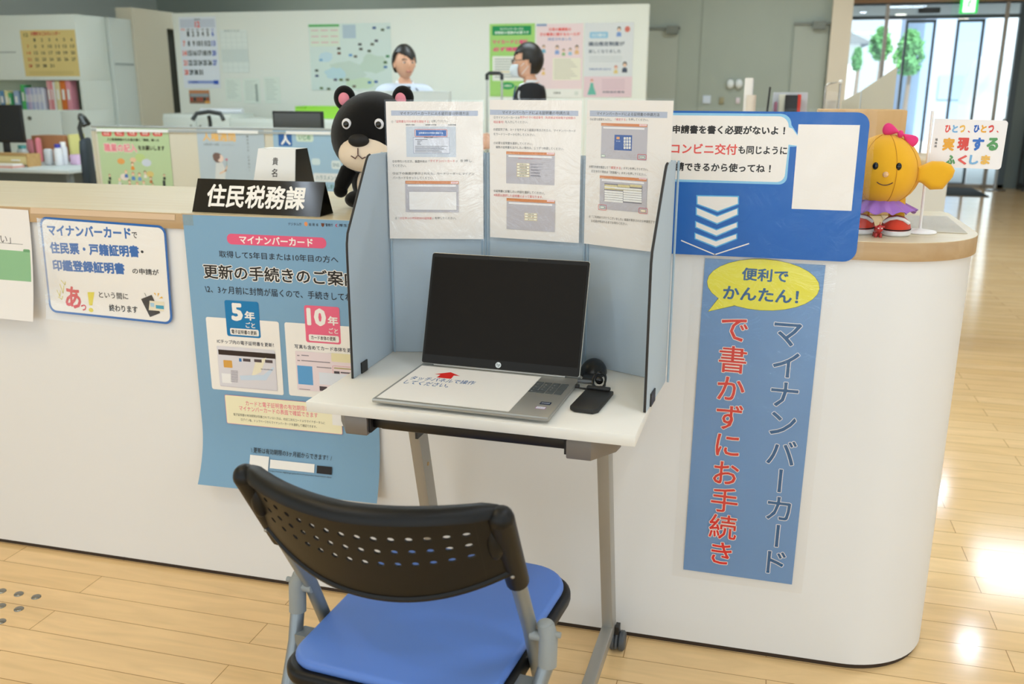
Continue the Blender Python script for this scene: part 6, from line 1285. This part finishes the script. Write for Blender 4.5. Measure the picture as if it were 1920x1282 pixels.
def person(label, loc, rz, height, top, hair_fn, arms, jacket=None, extra=None, head_turn=0.):
    k = height/1.72; t = thing('person', label, 'person', loc, rz)
    V = lambda x, y, z: Vector((x, y, z))*k
    J = dict(pel=V(0, .0, .94), wst=V(0, -.005, 1.08), che=V(0, .0, 1.27), trp=V(0, .015, 1.375), nek=V(0, .012, 1.44), hed=V(0, -.002, 1.51))
    for n, s_ in (('L', 1), ('R', -1)):
        el, wr = arms[n]; J['sh'+n] = V(s_*.178, .012, 1.385); J['el'+n] = V(*el); J['wr'+n] = V(*wr); J['hi'+n] = V(s_*.088, .0, .90); J['kn'+n] = V(s_*.095, -.01, .50); J['an'+n] = V(s_*.10, .015, .085); J['to'+n] = V(s_*.115, -.15, .035)
    names = list(J); ix = {n: i for i, n in enumerate(names)}; R = dict(pel=(.150, .105), wst=(.132, .098), che=(.150, .112), trp=(.115, .078), nek=(.056, .056), hed=(.055, .058))
    for n in 'LR': R.update({'sh'+n: .075, 'el'+n: .042, 'wr'+n: .027, 'hi'+n: .088, 'kn'+n: .058, 'an'+n: .040, 'to'+n: .034})
    E_ = [('pel', 'wst'), ('wst', 'che'), ('che', 'trp'), ('trp', 'nek'), ('nek', 'hed')]
    for n in 'LR': E_ += [('trp', 'sh'+n), ('sh'+n, 'el'+n), ('el'+n, 'wr'+n), ('pel', 'hi'+n), ('hi'+n, 'kn'+n), ('kn'+n, 'an'+n), ('an'+n, 'to'+n)]
    rr = lambda n, g: tuple(q*k*g for q in R[n]) if hasattr(R[n], '__len__') else R[n]*k*g
    mb = MB(SKN); mb.add(*skin([J[n] for n in names], [(ix[a], ix[b]) for a, b in E_], [rr(n, .88) for n in names]), smooth=True)
    # head on the neck
    hc = V(0, -.015, 1.588); HT = Matrix.Translation(hc) @ Matrix.Rotation(head_turn, 4, 'Z')
    def hd(p):
        x, y, z = p; jaw = 1-.30*max(0, -z)**1.3; f = 1+(.05 if y < 0 else .10)*abs(y)
        y2 = y*f - .10*max(0, -z)*(1 if y < .2 else .2); 
        if y < -.75 and abs(x) < .22 and -.30 < z < .12: y2 -= .19*(1-abs(x)/.22)*(1-abs(z+.12)/.24)
        return Vector((x*jaw, y2, z))
    mb.ell((0, 0, 0), (.074*k, .090*k, .115*k), T=HT, fn=hd, nu=40, nv=30)
    for s_ in (-1, 1): mb.ell((s_*.075*k, .008*k, -.006*k), (.010*k, .019*k, .031*k), T=HT, nu=14, nv=10)
    # hands: palm, four fingers and a thumb
    for n, s_ in (('L', 1), ('R', -1)):
        w_ = J['wr'+n]; d = (w_-J['el'+n]).normalized(); sd = Vector((0, -1, 0)) if abs(d.z) > .5 else Vector((0, 0, 1)); sd = (sd-d*sd.dot(d)).normalized(); nm = d.cross(sd)
        mb.ell((0, 0, 0), (1, 1, 1), T=Matrix.Translation(w_+d*.05*k) @ Matrix((sd, nm, d)).transposed().to_4x4() @ Matrix.Diagonal((.040*k, .015*k, .052*k, 1)), nu=16, nv=10)
        for q, (o_, L) in enumerate(((-.027, .062), (-.009, .072), (.009, .075), (.027, .068))):
            b0 = w_+d*.085*k+sd*o_*k; mb.tube([b0, b0+d*L*.5*k+nm*.004*k, b0+d*L*.85*k+nm*.018*k], lambda u: (.0088-.003*u)*k, n=8)
        b0 = w_+d*.03*k+sd*.030*k; mb.tube([b0, b0+(d*.6+sd*.6)*.035*k, b0+(d*.9+sd*.4)*.065*k+nm*.01*k], lambda u: (.0105-.003*u)*k, n=8)
    mb.build('body', t)
    # clothes
    up = ['pel', 'wst', 'che', 'trp', 'nek']+[a+b for b in 'LR' for a in ('sh', 'el', 'wr')]; iu = {n: i for i, n in enumerate(up)}
    jj = {n: J[n].copy() for n in up}; jj['nek'] = J['trp'].lerp(J['nek'], 1.0)
    for n in 'LR': jj['wr'+n] = J['el'+n].lerp(J['wr'+n], .93)
    eu = [(iu[a], iu[b]) for a, b in E_ if a in iu and b in iu]
    g = 1.18 if jacket is None else 1.12
    MB(top).add(*skin([jj[n] for n in up], eu, [rr(n, g+.06*(n[:2] in ('el', 'wr'))) if n != 'nek' else .066*k for n in up]), smooth=True).build('shirt', t)
    if jacket: 
        jn = dict(jj); jn['nek'] = J['trp'].lerp(J['nek'], .25); MB(jacket).add(*skin([jn[n]+Vector((0, .008*k, 0)) for n in up], eu, [rr(n, 1.27+.10*(n[:2] in ('el', 'wr'))) if n != 'nek' else .085*k for n in up]), smooth=True).build('jacket', t)
    lo = ['pel']+[a+b for b in 'LR' for a in ('hi', 'kn', 'an')]; il = {n: i for i, n in enumerate(lo)}
    MB(M('trousers_dark', '#23262C', .8)).add(*skin([J[n] for n in lo], [(il[a], il[b]) for a, b in E_ if a in il and b in il], [rr(n, 1.12) for n in lo]), smooth=True).build('trousers', t)
    for n in 'LR':
        a_ = J['an'+n]; MB(M('shoe_black', '#17171A', .35)).ell((a_.x, a_.y-.07*k, .046*k), (.046*k, .135*k, .046*k), fn=lambda p: Vector((p.x, p.y, max(p.z, -.95)))).build('shoe', t)
    # collar
    c0 = V(0, .008, 1.432); co = MB(M('collar_white', '#EEF0F4', .6)); co.grid(lambda u, v: c0+Vector(((.068-.008*v)*k*math.sin(2*PI*u), (.064-.008*v)*k*math.cos(2*PI*u)-.004*k, (.045*v-.026*(math.cos(2*PI*u) < -.6)-.012)*k)), 28, 3); co.build('collar', t, weld=True, solid=.004)
    # hair, eyes, brows, mouth
    mb = MB(HAIR); mb.ell((0, .010*k, .014*k), (.083*k, .102*k, .116*k), T=HT, fn=hair_fn, nu=40, nv=30); mb.build('hair', t)
    for s_ in (-1, 1):
        e = MB(M('eye_white', '#E8E4E0', .3)); e.ell((s_*.030*k, -.084*k, .002*k), (.011*k, .008*k, .006*k), T=HT, nu=12, nv=8); e.ell((s_*.030*k, -.0885*k, .002*k), (.006*k, .005*k, .006*k), M('iris_dark', '#1A120E', .2), T=HT, nu=10, nv=8); e.build('eye', t)
        b = MB(HAIR); b.tube([HT @ Vector((s_*x*k, y*k, z*k)) for x, y, z in ((.014, -.094, .021), (.030, -.092, .026), (.046, -.080, .021))], .0032*k, n=6); b.build('eyebrow', t)
    m = MB(M('lip', '#B9766A', .5)); m.ell((0, -.0915*k, -.062*k), (.023*k, .007*k, .0055*k), T=HT, nu=14, nv=8); m.build('mouth', t)
    if extra: extra(t, k, HT, V, J)
    return t
def hair1(p):
    x, y, z = p
    lim = (.02+.42*abs(x-.30)) if y < -.30 else (-.12 if y < .12 else -.72)
    if z < lim: s_ = .72; return Vector((x*s_, y*s_+.10, max(z, lim)*.9))
    return Vector((x*(1.08-.04*z), y*1.05, z*1.05))
def lanyard(t, k, HT, V, J):
    lm = MB(M('lanyard_navy', '#4A5468', .6))
    for s_ in (-1, 1): lm.tube([V(s_*.062, .0, 1.435), V(s_*.075, -.135, 1.385), V(s_*.058, -.155, 1.28), V(s_*.02, -.155, 1.13)], .005*k, n=6)
    lm.build('lanyard', t); MB(M('badge_white', '#EDEDED', .4)).box(-.03*k, .03*k, -.15*k, -.145*k, 1.03*k, 1.13*k).build('badge', t)
    tie(t, k, V, '#2C3440', .125)
def tie(t, k, V, c, off=.118):
    m = MB(M('tie_'+c[1:], c, .6)); m.prism([(-.017*k, 1.425*k), (.017*k, 1.425*k), (.012*k, 1.395*k), (.034*k, 1.10*k), (0, 1.05*k), (-.034*k, 1.10*k), (-.012*k, 1.395*k)], -.006*k, .004*k, 'y', bev=.003); 
    m.v = [Vector((p.x, p.y-off*k-.05*k*min(1, (1.43*k-p.z)/(.16*k)), p.z)) for p in m.v]; m.build('tie', t)
p = at(757, 83, d=6.4)
person('person in a white shirt and dark tie standing before the map', (p.x, p.y, 0), YAW*.6+.42, p.z, M('shirt_white', '#C6D0E0', .7), hair1, {'L': ((.235, .03, 1.12), (.20, -.16, .98)), 'R': ((-.235, .03, 1.12), (-.20, -.16, .98))}, extra=lanyard, head_turn=.12)
def hair2(p):
    x, y, z = p
    lim = (.08+.3*abs(x+.1)) if y < -.40 else (-.05 if y < .15 else -.85)
    if z < lim: s_ = .70; return Vector((x*s_, y*s_+.08, max(z, lim)*.9))
    return Vector((x*1.08, y*1.06, z*1.04))
def mask(t, k, HT, V, J):
    tie(t, k, V, '#274C8C', .09)
    m = MB(M('mask_white', '#D4DCE2', .6))
    def f(u, v):
        a = (u-.5)*2.3; w_ = 1+.16*math.sin(PI*v); return HT @ Vector((.074*k*math.sin(a)*(1-.12*v), (-.100*math.cos(a*.85)*w_+.006-.012*(1-abs(a)/1.3)*w_)*k, (-.018-.088*v)*k))
    m.grid(f, 20, 8); m.build('face_mask', t, solid=.002)
    e = MB(M('mask_strap', '#E8ECEE', .6))
    for s_ in (-1, 1): e.tube([HT @ Vector((s_*.070*k, -.035*k, -.03*k)), HT @ Vector((s_*.080*k, .015*k, .012*k)), HT @ Vector((s_*.078*k, .02*k, -.03*k)), HT @ Vector((s_*.066*k, -.030*k, -.085*k))], .0018, n=6)
    e.build('mask_strap', t)
    gm = MB(M('glasses_black', '#1A1A1C', .3))
    for s_ in (-1, 1): gm.tube([HT @ Vector(((s_*.033+.023*math.cos(a))*k, -.102*k, (.002+.016*math.sin(a))*k)) for a in [2*PI*i/16 for i in range(16)]], .002*k, n=6, closed=True); gm.tube([HT @ Vector((s_*.056*k, -.098*k, .008*k)), HT @ Vector((s_*.079*k, .0, .012*k))], .0018*k, n=6)
    gm.tube([HT @ Vector((-.010*k, -.105*k, .006*k)), HT @ Vector((.010*k, -.105*k, .006*k))], .002*k, n=6); gm.build('glasses', t)
p = at(990, 79, d=6.15)
person('person in a dark jacket, blue tie and face mask seen from the side', (p.x+.01, p.y, 0), -PI/2+YAW, p.z, M('shirt_white2', '#E6EAF0', .7), hair2, {'L': ((.225, -.02, 1.12), (.17, -.24, 1.05)), 'R': ((-.225, -.02, 1.12), (-.17, -.24, 1.05))}, jacket=M('jacket_black', '#14151A', .8), extra=mask, head_turn=-.15)
bpy.data.objects.remove(_fo, do_unlink=True)
